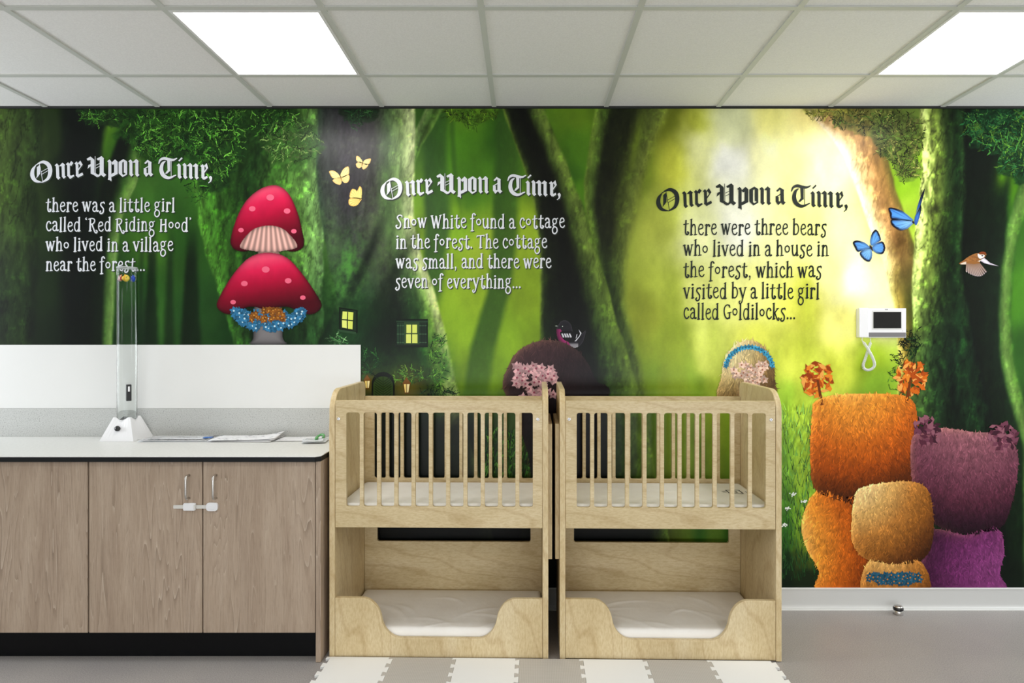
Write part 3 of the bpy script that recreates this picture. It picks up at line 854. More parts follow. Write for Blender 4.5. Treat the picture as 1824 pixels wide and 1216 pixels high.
polys_mesh('white_meadow_flower', P, K, 2, M['print_plain'], label='small white flower heads in the meadow')

# ---- little tree house: windows, door and lanterns
def quad(x0, y0, x1, y1, sk=0.0): return [(x0, y0), (x1, y0 + sk), (x1, y1 + sk), (x0, y1)]
DK, DG, LT = C(14, 26, 16), C(34, 62, 38), C(216, 226, 110)
P = [quad(604, 547, 637, 588, 5), quad(607, 550, 634, 585, 4), quad(609, 553, 630, 584, 2.5), quad(602, 586, 634, 590, 5)]
K = [C(12, 22, 14), C(26, 46, 26), C(20, 36, 20), C(40, 70, 42)]
P += [[(610.5, 554.5), (619, 555), (618, 568.5), (609.5, 568)], [(620.5, 555), (629.5, 556.2), (628.8, 570.2), (620, 569)], [(609.3, 570), (617.8, 570.8), (618, 584.5), (609.6, 583)], [(619.8, 571), (628.6, 572), (628, 586.3), (620, 585)]]
K += [LT, C(208, 220, 96), C(222, 230, 120), C(212, 222, 100)]
polys_mesh('lit_window', P, K, 3, M['print_plain'], label='tilted lit window without shutters in the tree house')
P = [quad(706, 568, 762, 618), quad(707, 575, 720, 613), quad(747, 574, 760, 613), quad(720, 574, 747, 616), quad(704, 613, 762, 617), quad(706, 571, 762, 574)]
K = [C(12, 20, 14), C(30, 56, 36), C(24, 42, 28), C(44, 70, 40), C(18, 30, 20), C(36, 60, 40)]
for (x0, x1) in ((707, 720), (747, 760)):
    for y in (579, 594, 609):
        P.append(quad(x0, y, x1, y + 1.6)); K.append(C(60, 92, 62))
    for x in (x0 + 4, x0 + 8):
        P.append(quad(x, 576, x + .8, 612)); K.append(C(10, 18, 12))
P += [quad(724, 578, 732.5, 593), quad(734.5, 578, 743, 593), quad(723.5, 595, 732.3, 611), quad(734.3, 595, 743.6, 611)]
K += [LT, C(214, 226, 104), C(220, 230, 116), C(216, 226, 108)]
polys_mesh('lit_window', P, K, 3, M['print_plain'], label='lit window with open dark shutters in the tree house')
arch = [(662, 706)] + [(682.5 - 20.5 * math.cos(R(a)), 684 - 22 * math.sin(R(a))) for a in range(0, 181, 12)] + [(703, 706)]
arch2 = [(665, 706)] + [(682.5 - 17.5 * math.cos(R(a)), 686 - 16 * math.sin(R(a))) for a in range(0, 181, 12)] + [(700, 706)]
P = [arch, arch2]; K = [C(12, 18, 12), C(46, 68, 26)]
for k in range(9):
    y = 678 + k * 4.4
    for s in (-1, 1):
        P.append([(682.5 + s * 1, y + 1), (682.5 + s * 15, y - 9), (682.5 + s * 15, y - 7.2), (682.5 + s * 1, y + 2.8)]); K.append(C(24, 40, 16))
P.append(quad(682, 670, 683, 706)); K.append(C(20, 34, 14))
polys_mesh('arched_door', P, K, 3, M['print_plain'], label='round-topped herringbone door of the tree house')
def lantern(x, y, s, label):
    P = [[(x - 7 * s, y - 3 * s), (x, y - 14 * s), (x + 8 * s, y - 3 * s)], [(x - 6 * s, y - 3 * s), (x + 7 * s, y - 3 * s), (x + 4 * s, y + 14 * s), (x - 3 * s, y + 14 * s)],
         [(x - 4.4 * s, y - 2 * s), (x - .4 * s, y - 2 * s), (x - .4 * s, y + 12 * s), (x - 2.4 * s, y + 12 * s)], [(x + .8 * s, y - 2 * s), (x + 5.4 * s, y - 2 * s), (x + 3.2 * s, y + 12 * s), (x + .8 * s, y + 12 * s)]]
    K = [C(120, 76, 26), C(110, 70, 20), C(255, 224, 130), C(255, 238, 170)]
    return polys_mesh('lantern', P, K, 3, M['print_plain'], label=label)
lantern(654, 680, .9, 'small glowing lantern left of the arched door')
lantern(724, 686, 1.05, 'glowing lantern right of the arched door')

# ---- butterflies
def wing(name, pts, base, tip, rim, root, parent, layer=4, rimw=2.2, label=None):
    poly = smooth(pts, 6)
    rx, ry = root
    def fn(X, Y, d):
        r = np.hypot(X - rx, Y - ry); a = np.arctan2(Y - ry, X - rx)
        rm = r.max() + 1e-6
        c = C(*base) * (1 - (r / rm)[..., None]) + C(*tip) * (r / rm)[..., None]
        vein = .5 + .5 * np.cos(a * 26)
        c = c * (1 - .22 * (vein ** 6)[..., None])
        far = sstep(.35, .8, r / rm)
        e = (1 - sstep(rimw * .45, rimw * 1.25, d + 1.0 * (vein - .5))) * (.25 + .75 * far)
        return c * (1 - e[..., None]) + C(*rim) * e[..., None]
    return painted_shape(name, poly, fn, layer, .55, parent, label)
def butterfly(name, label, wings, body, base, tip, rim, rimw, bodycol):
    o = polys_mesh(name, [leaf(*body)], [C(*bodycol)], 6, M['print_plain'], label=label)
    for w in wings:
        wing('wing', w[0], w[2] if len(w) > 2 else base, tip, rim, w[1], o, 4, rimw)
    return o
def Z4(pts, ox, oy, s): return [(ox + x / s, oy + y / s) for x, y in pts]
s4 = 6.08
def z4(p): return Z4(p, 1500, 320, s4)
butterfly('butterfly', 'blue butterfly with folded wing, flying in front of the pale trunk',
          [(z4([(502, 308), (560, 306), (640, 336), (710, 385), (768, 440), (700, 445), (600, 430), (530, 425), (515, 370)]), z4([(772, 455)])[0]),
           (z4([(535, 430), (620, 428), (768, 448), (740, 500), (690, 535), (630, 548), (570, 520), (528, 475)]), z4([(772, 455)])[0], (150, 200, 245)),
           (z4([(893, 92), (880, 170), (850, 270), (812, 335), (800, 360), (815, 290), (845, 190)]), z4([(780, 450)])[0], (50, 90, 170)),
           (z4([(852, 272), (855, 320), (838, 400), (805, 490), (782, 470), (785, 410), (810, 350), (835, 300)]), z4([(780, 470)])[0], (60, 110, 210))],
          (z4([(768, 462)])[0][0], z4([(768, 462)])[0][1], 7, 4, R(60)), (96, 160, 236), (70, 136, 222), (20, 20, 34), 3.6, (40, 30, 30))
butterfly('butterfly', 'blue butterfly with spread wings, flying by the black heading',
          [(z4([(115, 680), (150, 658), (215, 670), (270, 700), (305, 745), (260, 750), (205, 770), (165, 778), (135, 730)]), z4([(312, 745)])[0]),
           (z4([(305, 745), (322, 790), (318, 850), (290, 888), (240, 868), (200, 825), (192, 790), (230, 760)]), z4([(312, 745)])[0], (150, 205, 248)),
           (z4([(362, 540), (395, 575), (418, 650), (380, 680), (325, 715), (304, 690), (305, 640), (325, 575)]), z4([(315, 735)])[0]),
           (z4([(325, 725), (380, 685), (440, 672), (465, 740), (440, 800), (385, 800), (335, 765)]), z4([(315, 740)])[0], (110, 170, 240))],
          (z4([(313, 740)])[0][0], z4([(313, 740)])[0][1], 14, 4.5, R(62)), (110, 172, 240), (80, 146, 228), (20, 20, 34), 3.6, (50, 36, 34))
s5 = 7.93
def z5(p): return Z4(p, 570, 260, s5)
YB, YT, YR = (240, 226, 150), (246, 226, 160), (236, 186, 110)
butterfly('butterfly', 'pale yellow butterfly with spread wings, the left and largest of three',
          [(z5([(132, 360), (190, 348), (255, 390), (290, 450), (245, 455), (185, 455), (155, 420)]), z5([(300, 460)])[0]),
           (z5([(182, 480), (240, 452), (292, 455), (308, 500), (290, 545), (240, 540), (195, 510)]), z5([(300, 460)])[0], (238, 196, 120)),
           (z5([(290, 440), (300, 380), (340, 318), (395, 290), (415, 330), (412, 385), (395, 405), (340, 440)]), z5([(298, 460)])[0]),
           (z5([(300, 450), (395, 405), (420, 440), (405, 500), (365, 524), (325, 505)]), z5([(300, 460)])[0], (240, 200, 128))],
          (z5([(296, 448)])[0][0], z5([(296, 448)])[0][1], 12, 2.4, R(75)), YB, YT, YR, 1.4, (120, 96, 50))
butterfly('butterfly', 'pale yellow butterfly with spread wings, topmost of three',
          [(z5([(515, 145), (550, 150), (590, 195), (604, 240), (560, 235), (515, 205)]), z5([(602, 250)])[0]),
           (z5([(510, 250), (560, 225), (604, 245), (590, 290), (555, 315), (520, 295)]), z5([(602, 250)])[0], (238, 200, 128)),
           (z5([(608, 235), (640, 195), (690, 180), (722, 185), (705, 240), (680, 260), (640, 262)]), z5([(602, 250)])[0]),
           (z5([(600, 255), (680, 258), (665, 300), (620, 332), (596, 310)]), z5([(602, 250)])[0], (240, 204, 132))],
          (z5([(602, 248)])[0][0], z5([(602, 248)])[0][1], 9, 2, R(100)), YB, YT, YR, 1.3, (120, 96, 50))
butterfly('butterfly', 'pale yellow butterfly with closed wings, lowest of three',
          [(z5([(425, 730), (428, 660), (455, 610), (500, 615), (525, 635), (560, 572), (590, 600), (592, 680), (580, 745), (500, 740)]), z5([(560, 760)])[0]),
           (z5([(405, 790), (420, 745), (500, 730), (585, 745), (565, 790), (520, 840), (460, 850), (415, 830)]), z5([(570, 750)])[0], (240, 200, 110))],
          (z5([(572, 752)])[0][0], z5([(572, 752)])[0][1], 6, 2, R(130)), (238, 220, 130), (242, 220, 130), (236, 180, 90), 1.4, (120, 96, 50))

# ---- sparrow and dark bird
sp = painted_shape('sparrow', smooth(z4([(1265, 905), (1310, 875), (1370, 830), (1440, 800), (1475, 795), (1505, 782), (1545, 785), (1560, 815), (1535, 845), (1500, 868), (1470, 895), (1420, 908), (1340, 915), (1290, 918)]), 5),
   lambda X, Y, d: (C(150, 98, 52) * (.72 + .5 * fbm(X, Y, 4, 2, 2, 3))[..., None]) * (1 - sstep(395.5, 400, Y - 0 * X + 70 - 10)[..., None] * 0), 4, .5, None, 'brown sparrow in flight over the dark trunk')
painted_shape('belly', smooth(z4([(1275, 912), (1330, 890), (1400, 895), (1470, 880), (1500, 868), (1475, 897), (1420, 910), (1330, 916)]), 4), lambda X, Y, d: np.ones(X.shape)[..., None] * C(222, 204, 186), 5, .5, sp)
painted_shape('cap', smooth(z4([(1475, 795), (1510, 779), (1548, 786), (1552, 806), (1515, 806), (1485, 802)]), 4), lambda X, Y, d: np.ones(X.shape)[..., None] * C(126, 58, 26), 5, .5, sp)
painted_shape('cheek', smooth(z4([(1468, 800), (1490, 812), (1530, 812), (1540, 830), (1505, 855), (1480, 850), (1466, 825)]), 4), lambda X, Y, d: np.ones(X.shape)[..., None] * C(236, 230, 226), 5, .5, sp)
polys_mesh('eye', [z4([(1500, 822), (1515, 815), (1528, 822), (1514, 832)])], [C(20, 16, 16)], 6, M['print_plain'], sp)
polys_mesh('beak', [z4([(1545, 818), (1563, 815), (1548, 828)])], [C(40, 34, 34)], 6, M['print_plain'], sp)
P, K = [], []
for k in range(11):
    a = k / 10
    tip = z4([(1345 + 205 * a + 10 * math.sin(a * 3), 960 + 90 * math.sin(.5 + a * 1.9) - 60 * max(0, a - .75))])[0]
    b0 = z4([(1350 + 120 * a, 890)])[0]
    dx = 1.6
    P.append([(b0[0] - dx, b0[1]), (tip[0] - dx * 1.1, tip[1] - 2), tip, (tip[0] + dx * 1.1, tip[1] - 2), (b0[0] + dx, b0[1])])
    K.append([C(134, 92, 52), C(190, 168, 160), C(226, 214, 220), C(96, 78, 74), C(110, 74, 44)])
P.append(z4([(1345, 890), (1400, 875), (1475, 885), (1490, 905), (1420, 915), (1350, 905)])); K.append(C(146, 96, 48))
polys_mesh('near_wing', P, K, 7, M['print_plain'], sp)
polys_mesh('far_wing', [z4([(1480, 870), (1535, 845), (1600, 900), (1692, 936), (1610, 922), (1540, 905)]), z4([(1500, 868), (1530, 856), (1600, 912), (1560, 905)])], [C(196, 186, 200), C(232, 226, 236)], 4, M['print_plain'], sp)
s6 = 11.05
def z6(p): return Z4(p, 960, 555, s6)
db = painted_shape('dark_bird', smooth(z6([(345, 340), (380, 270), (430, 195), (510, 170), (590, 205), (640, 280), (665, 390), (720, 440), (780, 470), (840, 440), (920, 370), (900, 480), (860, 600), (770, 690), (640, 712), (520, 680), (410, 600), (355, 480)]), 5),
   lambda X, Y, d: np.where(((X - .62 * (Y - 590) < 1000.5) & (Y > 585.5) & (Y < 617))[..., None], C(136, 38, 92) * (.62 + .07 * d)[..., None], C(30, 28, 34) + (.12 * np.exp(-d / 1.2) + .42 * sstep(609, 614, Y) * (X < 1030))[..., None]), 5, .6, None, 'dark bird with a plum breast perched over the crib')
polys_mesh('wing', [smooth(z6([(420, 400), (520, 380), (640, 380), (720, 430), (830, 480), (760, 560), (640, 600), (520, 570), (440, 490)]), 4)], [C(16, 15, 18)], 6, M['print_plain'], db)
P = [z6([(x, 430), (x + 28, 428), (x + 62, 500), (x + 30, 510)]) for x in (440, 490, 535, 585)] + [z6([(780, 350), (838, 420), (800, 490), (730, 580), (700, 580), (790, 480), (810, 430)]), z6([(740, 445), (755, 440), (735, 520), (722, 530)])]
polys_mesh('wing_bars', P, [C(204, 204, 212)] * len(P), 7, M['print_plain'], db)
polys_mesh('beak', [z6([(312, 280), (345, 268), (375, 285), (340, 292)])], [C(150, 160, 150)], 7, M['print_plain'], db)
polys_mesh('eye', [z6([(455, 285), (470, 280), (472, 295), (458, 298)])], [C(220, 230, 220)], 7, M['print_plain'], db)

# ---- plain plant motifs in the places of the painted figures
def fur(name, poly, colfn, n, L, w, layer, parent=None, down=True, seed=0, jit=.18):
    """painted leaf blades filling an outline, coloured by the printed gradient"""
    rr = random.Random(seed)
    Pn = np.array(poly); x0, y0 = Pn.min(0); x1, y1 = Pn.max(0); y1 = min(y1, 1044)
    pts = np.array([(rr.uniform(x0, x1), rr.uniform(y0, y1)) for _ in range(n * 2)])
    ins = inside(poly, pts[:, 0], pts[:, 1])
    pts = pts[ins][:n]
    d = edge_dist(poly, pts[:, 0], pts[:, 1])
    cc = colfn(pts[:, 0], pts[:, 1], d)
    P, K = [], []
    for (x, y), c in sorted(zip(map(tuple, pts), map(tuple, cc)), key=lambda q: q[0][1]):
        a = rr.gauss(math.pi / 2, .5) + (x - (x0 + x1) / 2) / (x1 - x0) * -1.0
        l = L * rr.uniform(.6, 1.25)
        lf = leaf(x, y, l, w * rr.uniform(.7, 1.3), a)
        if max(q[1] for q in lf) > 1045: continue
        P.append(lf); K.append(np.clip(np.array(c) * rr.uniform(1 - jit, 1 + jit * 1.2), 0, 1))
    return polys_mesh(name, P, K, layer, M['print_plain'], parent)

def ball(cx, cy, rx, ry, st, light=(-.35, -.5), nz=.16):
    def fn(X, Y, d):
        u = (X - cx) / rx; v = (Y - cy) / ry
        s = np.clip(.5 + .42 * (u * light[0] + v * light[1]) * 1.6 + .16 * (1 - (u * u + v * v)), 0, 1)
        c = stops(s, st)
        rim = np.exp(-d / 7.0) * np.clip(.4 - u * .6 - v * .3, 0, 1)
        c = c + (.22 * rim)[..., None] * C(255, 200, 120)
        return np.clip(c * (1 + nz * 2 * (fbm(X, Y, 5, 9, 3, 4, .7) - .5))[..., None], 0, 1)
    return fn
OR = [(0, (38, 14, 6)), (.22, (88, 38, 8)), (.45, (158, 70, 14)), (.65, (196, 98, 24)), (.85, (226, 142, 48)), (1, (244, 184, 96))]
PL = [(0, (20, 8, 16)), (.22, (46, 20, 34)), (.45, (82, 38, 54)), (.65, (108, 58, 74)), (.85, (136, 82, 94)), (1, (166, 110, 118))]
PU = [(0, (34, 10, 30)), (.3, (70, 26, 60)), (.6, (112, 46, 98)), (.85, (140, 66, 124)), (1, (160, 90, 140))]
TA = [(0, (60, 30, 10)), (.22, (104, 58, 20)), (.45, (150, 92, 34)), (.65, (180, 118, 52)), (.85, (212, 166, 96)), (1, (236, 206, 150))]
def bush(name, label, parts, n, L, w, layer, seed):
    root = None
    for i, (pts, fn) in enumerate(parts):
        poly = smooth(pts, 8)
        o = painted_shape(name if root is None else 'leaf_mass', poly, fn, layer, 1.3, root, label if root is None else None)
        if root is None: root = o
        fur('leaf_texture', poly, fn, n[i], L, w, layer + 1, root, seed=seed + i)
    return root
# tall orange bush
up = bush('orange_bush', 'tall rounded orange autumn bush motif beside the intercom-side crib',
     [([(1446, 740), (1450, 716), (1480, 704), (1530, 701), (1590, 702), (1618, 708), (1632, 730), (1634, 790), (1630, 850), (1600, 890), (1540, 900), (1480, 886), (1450, 868), (1443, 810)], ball(1535, 790, 100, 105, OR, (-.1, -.62))),
      ([(1452, 876), (1500, 884), (1560, 890), (1600, 930), (1600, 1060), (1460, 1060), (1458, 1016), (1436, 976), (1428, 930)], ball(1500, 960, 90, 100, OR, (-.75, .05)))],
     (2600, 2000), 11, 2.2, 4, 100)
for (bx_, by_, hh) in ((1456, 676, 1), (1622, 672, -1)):
    P, K = [], []
    for k in range(90):
        u = rnd.random(); a = rnd.uniform(0, 6.28); q = 27 * math.sqrt(rnd.random())
        x, y = bx_ + q * math.cos(a), by_ + 1.15 * q * math.sin(a)
        c = np.array(rnd.choice([(212, 104, 24), (232, 136, 40), (180, 76, 14), (240, 166, 80), (150, 60, 12)]), float) / 255
        P.append(leaf(x, y, rnd.uniform(12, 20), rnd.uniform(6, 9), rnd.uniform(0, 6.28))); K.append(c)
    P.append([(bx_ - 2, by_), (bx_ + 2, by_), (bx_ + 8 * hh + 3, by_ + 46), (bx_ + 8 * hh - 3, by_ + 46)]); K.append(C(110, 52, 14))
    polys_mesh('leaf_sprig', P, K, 4, M['print_plain'], up)
pb = bush('plum_bush', 'wide plum coloured bush motif standing in the bottom right of the mural',
     [([(1622, 790), (1640, 768), (1680, 762), (1740, 770), (1788, 772), (1810, 800), (1812, 840), (1800, 900), (1780, 940), (1720, 950), (1660, 930), (1628, 880)], ball(1712, 850, 96, 96, PL, (.1, -.6))),
      ([(1660, 944), (1720, 952), (1775, 940), (1788, 980), (1780, 1020), (1785, 1060), (1630, 1060), (1640, 1000)], ball(1730, 1000, 80, 60, PU, (.4, .1)))],
     (2400, 1300), 10, 2.1, 6, 200)
for c0 in ((1650, 766), (1786, 776)):
    P, K = [], []
    for k in range(60):
        a = rnd.uniform(0, 6.28); q = 25 * math.sqrt(rnd.random())
        P.append(leaf(c0[0] + q * math.cos(a), c0[1] + q * math.sin(a), rnd.uniform(12, 18), rnd.uniform(6, 9), rnd.uniform(0, 6.28)))
        K.append(np.array(rnd.choice([(110, 58, 76), (84, 38, 54), (140, 86, 100), (60, 26, 40)]), float) / 255)
    polys_mesh('leaf_sprig', P, K, 8, M['print_plain'], pb)
tb_ = bush('tan_bush', 'small rounded tan bush motif in front of the orange and plum bushes',
     [([(1520, 890), (1530, 870), (1570, 860), (1620, 857), (1646, 866), (1658, 890), (1662, 940), (1655, 980), (1632, 1000), (1590, 1004), (1540, 994), (1518, 966), (1516, 930)], ball(1588, 930, 76, 76, TA, (-.45, -.5))),
      ([(1545, 1000), (1590, 1004), (1640, 1000), (1650, 1060), (1540, 1060)], ball(1595, 1030, 60, 40, TA, (-.2, -.4)))],
     (1700, 500), 8, 1.9, 9, 300)
def flowers(name, label, spots, r, petal, eye, layer, parent=None):
    P, K = [], []
    for (x, y) in spots:
        ph = rnd.random() * 6
        for k in range(5):
            a = ph + k * 1.2566
            P.append(leaf(x + r * .55 * math.cos(a), y + r * .55 * math.sin(a), r * 1.1, r * .75, a)); K.append(np.clip(C(*petal) * rnd.uniform(.75, 1.2), 0, 1))
        P.append([(x + r * .25 * math.cos(t), y + r * .25 * math.sin(t)) for t in np.linspace(0, 6.28, 7)[:-1]]); K.append(C(*eye))
    return polys_mesh(name, P, K, layer, M['print_plain'], parent, label)
flowers('blue_flowers', 'teal blue flowers at the foot of the tan bush', [(1545 + rnd.random() * 94, 1022 + rnd.random() * 16) for _ in range(70)], 6.5, (34, 84, 108), (190, 120, 50), 11)

# red toadstools in the first picture
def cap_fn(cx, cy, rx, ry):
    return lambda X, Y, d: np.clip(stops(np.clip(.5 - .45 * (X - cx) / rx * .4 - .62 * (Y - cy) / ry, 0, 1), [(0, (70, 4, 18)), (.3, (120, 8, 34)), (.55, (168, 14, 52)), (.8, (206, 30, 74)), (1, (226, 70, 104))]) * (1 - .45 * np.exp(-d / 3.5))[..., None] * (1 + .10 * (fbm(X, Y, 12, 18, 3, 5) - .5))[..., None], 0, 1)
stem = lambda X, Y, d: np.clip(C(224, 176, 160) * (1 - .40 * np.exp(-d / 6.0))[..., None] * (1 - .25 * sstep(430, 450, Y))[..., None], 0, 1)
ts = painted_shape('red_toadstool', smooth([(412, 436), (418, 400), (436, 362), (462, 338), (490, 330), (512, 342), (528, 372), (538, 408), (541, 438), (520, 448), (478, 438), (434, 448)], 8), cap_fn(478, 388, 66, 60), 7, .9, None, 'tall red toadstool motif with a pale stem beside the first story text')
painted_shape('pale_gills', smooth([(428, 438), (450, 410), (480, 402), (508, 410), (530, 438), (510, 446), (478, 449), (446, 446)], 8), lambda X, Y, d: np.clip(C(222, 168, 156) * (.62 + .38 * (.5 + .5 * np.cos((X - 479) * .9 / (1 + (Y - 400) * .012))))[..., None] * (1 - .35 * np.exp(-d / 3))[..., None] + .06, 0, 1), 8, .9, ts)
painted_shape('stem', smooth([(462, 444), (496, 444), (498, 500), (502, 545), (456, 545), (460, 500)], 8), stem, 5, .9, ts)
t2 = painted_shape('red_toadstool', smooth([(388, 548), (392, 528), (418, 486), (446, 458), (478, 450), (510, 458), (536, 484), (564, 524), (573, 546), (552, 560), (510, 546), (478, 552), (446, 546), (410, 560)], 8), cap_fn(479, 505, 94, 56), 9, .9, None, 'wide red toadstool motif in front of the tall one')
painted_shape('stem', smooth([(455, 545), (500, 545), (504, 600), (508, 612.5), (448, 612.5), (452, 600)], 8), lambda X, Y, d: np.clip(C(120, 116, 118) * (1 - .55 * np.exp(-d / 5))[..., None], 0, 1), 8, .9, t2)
for i_, (x, y, r_) in enumerate(((450, 372, 6), (482, 352, 7), (512, 376, 6), (430, 410, 5), (524, 412, 5), (436, 505, 6), (474, 480, 7), (514, 500, 6), (540, 530, 5), (416, 538, 5))):
    polys_mesh('cap_spot', [[(x + r_ * math.cos(t), y + r_ * .8 * math.sin(t)) for t in np.linspace(0, 6.28, 15)[:-1]]], [C(224, 96, 124)], 10, M['print_plain'], ts if i_ < 5 else t2)
flowers('blue_flowers', 'cluster of blue flowers at the foot of the red toadstools', [(479 + 62 * (.82 + .18 * q) * math.cos(a) , 553 + 34 * q * abs(math.sin(a))) for q, a in [(math.sqrt(rnd.random()), rnd.uniform(0, 6.28)) for _ in range(150)]], 7.5, (44, 104, 142), (186, 214, 224), 11)
flowers('brown_seed_heads', 'brown seed heads among the blue flowers', [(448 + rnd.random() * 58, 548 + rnd.random() * 22) for _ in range(34)], 6.0, (128, 76, 26), (196, 140, 60), 12)

# dark rounded bush behind the crib gap, and golden grass tuft behind the other crib
DP = [(0, (14, 10, 12)), (.4, (26, 18, 22)), (.7, (44, 28, 32)), (1, (84, 54, 58))]
bush('dark_bush', 'very dark plum bush motif rising behind the two cribs',
     [([(896, 690), (902, 660), (920, 628), (950, 610), (985, 606), (1020, 618), (1046, 645), (1062, 678), (1085, 692), (1078, 720), (1060, 780), (1040, 860), (960, 868), (938, 800), (915, 730)], ball(985, 680, 95, 90, DP, (-.35, -.45)))],
     (1500,), 15, 1.8, 6, 400)
flowers('pink_blossom', 'pale pink blossoms on the dark bush', [(918 + rnd.random() * 70, 650 + rnd.random() * 58) for _ in range(60)], 8.5, (206, 160, 164), (150, 70, 90), 9)
GO = [(0, (92, 68, 38)), (.35, (140, 110, 66)), (.65, (196, 172, 116)), (1, (236, 222, 176))]
bush('golden_tuft', 'pale golden tuft motif rising behind the intercom-side crib',
     [([(1283, 712), (1285, 670), (1292, 636), (1310, 614), (1334, 606), (1358, 616), (1374, 640), (1380, 672), (1372, 712)], ball(1330, 655, 52, 52, GO, (-.5, -.4)))],
     (900,), 16, 1.6, 6, 500)
flowers('blue_flowers', 'arc of blue flowers across the golden tuft', [(1334 + 42 * math.cos(R(a)) , 658 - 40 * math.sin(R(a))) for a in range(10, 171, 8)], 5.5, (60, 150, 186), (20, 80, 120), 9)
flowers('cream_blossom', 'cream blossoms in the golden tuft', [(1306 + rnd.random() * 58, 648 + rnd.random() * 36) for _ in range(40)], 7.0, (226, 190, 170), (170, 110, 84), 8)

# ------------------------------------------------------------------ lettering of the mural
def ribbon(P, w):
    """stroke outline quads + round ends; w is one width or a pair (start, end)"""
    P = [np.array(p, float) for p in P]
    n = len(P); out = []
    ws = np.linspace(w[0], w[1], n) if isinstance(w, tuple) else np.full(n, w)
    N = []
    for i in range(n):
        d = P[min(i + 1, n - 1)] - P[max(i - 1, 0)]
        d = d / (np.linalg.norm(d) + 1e-9); N.append(np.array([-d[1], d[0]]))
    for i in range(n - 1):
        out.append([tuple(P[i] + N[i] * ws[i] / 2), tuple(P[i + 1] + N[i + 1] * ws[i + 1] / 2), tuple(P[i + 1] - N[i + 1] * ws[i + 1] / 2), tuple(P[i] - N[i] * ws[i] / 2)])
    for i in (0, n - 1):
        out.append([tuple(P[i] + ws[i] / 2 * np.array([math.cos(a), math.sin(a)])) for a in np.linspace(0, 2 * math.pi, 9)[:-1]])
    return out
def spline(P, n=7):
    P = [np.array(p, float) for p in P]
    Q = [2 * P[0] - P[1]] + P + [2 * P[-1] - P[-2]]
    o = []
    for i in range(len(P) - 1):
        p0, p1, p2, p3 = Q[i:i + 4]
        for k in range(n):
            t = k / n
            o.append(.5 * ((2 * p1) + (-p0 + p2) * t + (2 * p0 - 5 * p1 + 4 * p2 - p3) * t * t + (-p0 + 3 * p1 - 3 * p2 + p3) * t ** 3))
    o.append(P[-1]); return o
TK, TN, TS = .20, .125, .10
def Ls(w, *p): return ('L', w, p)
def Cs(w, *p): return ('C', w, p)
def Dt(x, y, r): return ('D', r, (x, y))
def stemg(x, top, bot=0, serif=True, foot=True, lean=.03):
    o = [Ls((TK * .85, TK * 1.05), (x + lean, top), (x, bot + .02))]
    if serif: o.append(Ls(TS, (x - .13 + lean, top - .05), (x + .08 + lean, top + .03)))
    if foot: o.append(Ls(TS, (x - .14, bot - .01), (x + .16, bot + .03)))
    return o
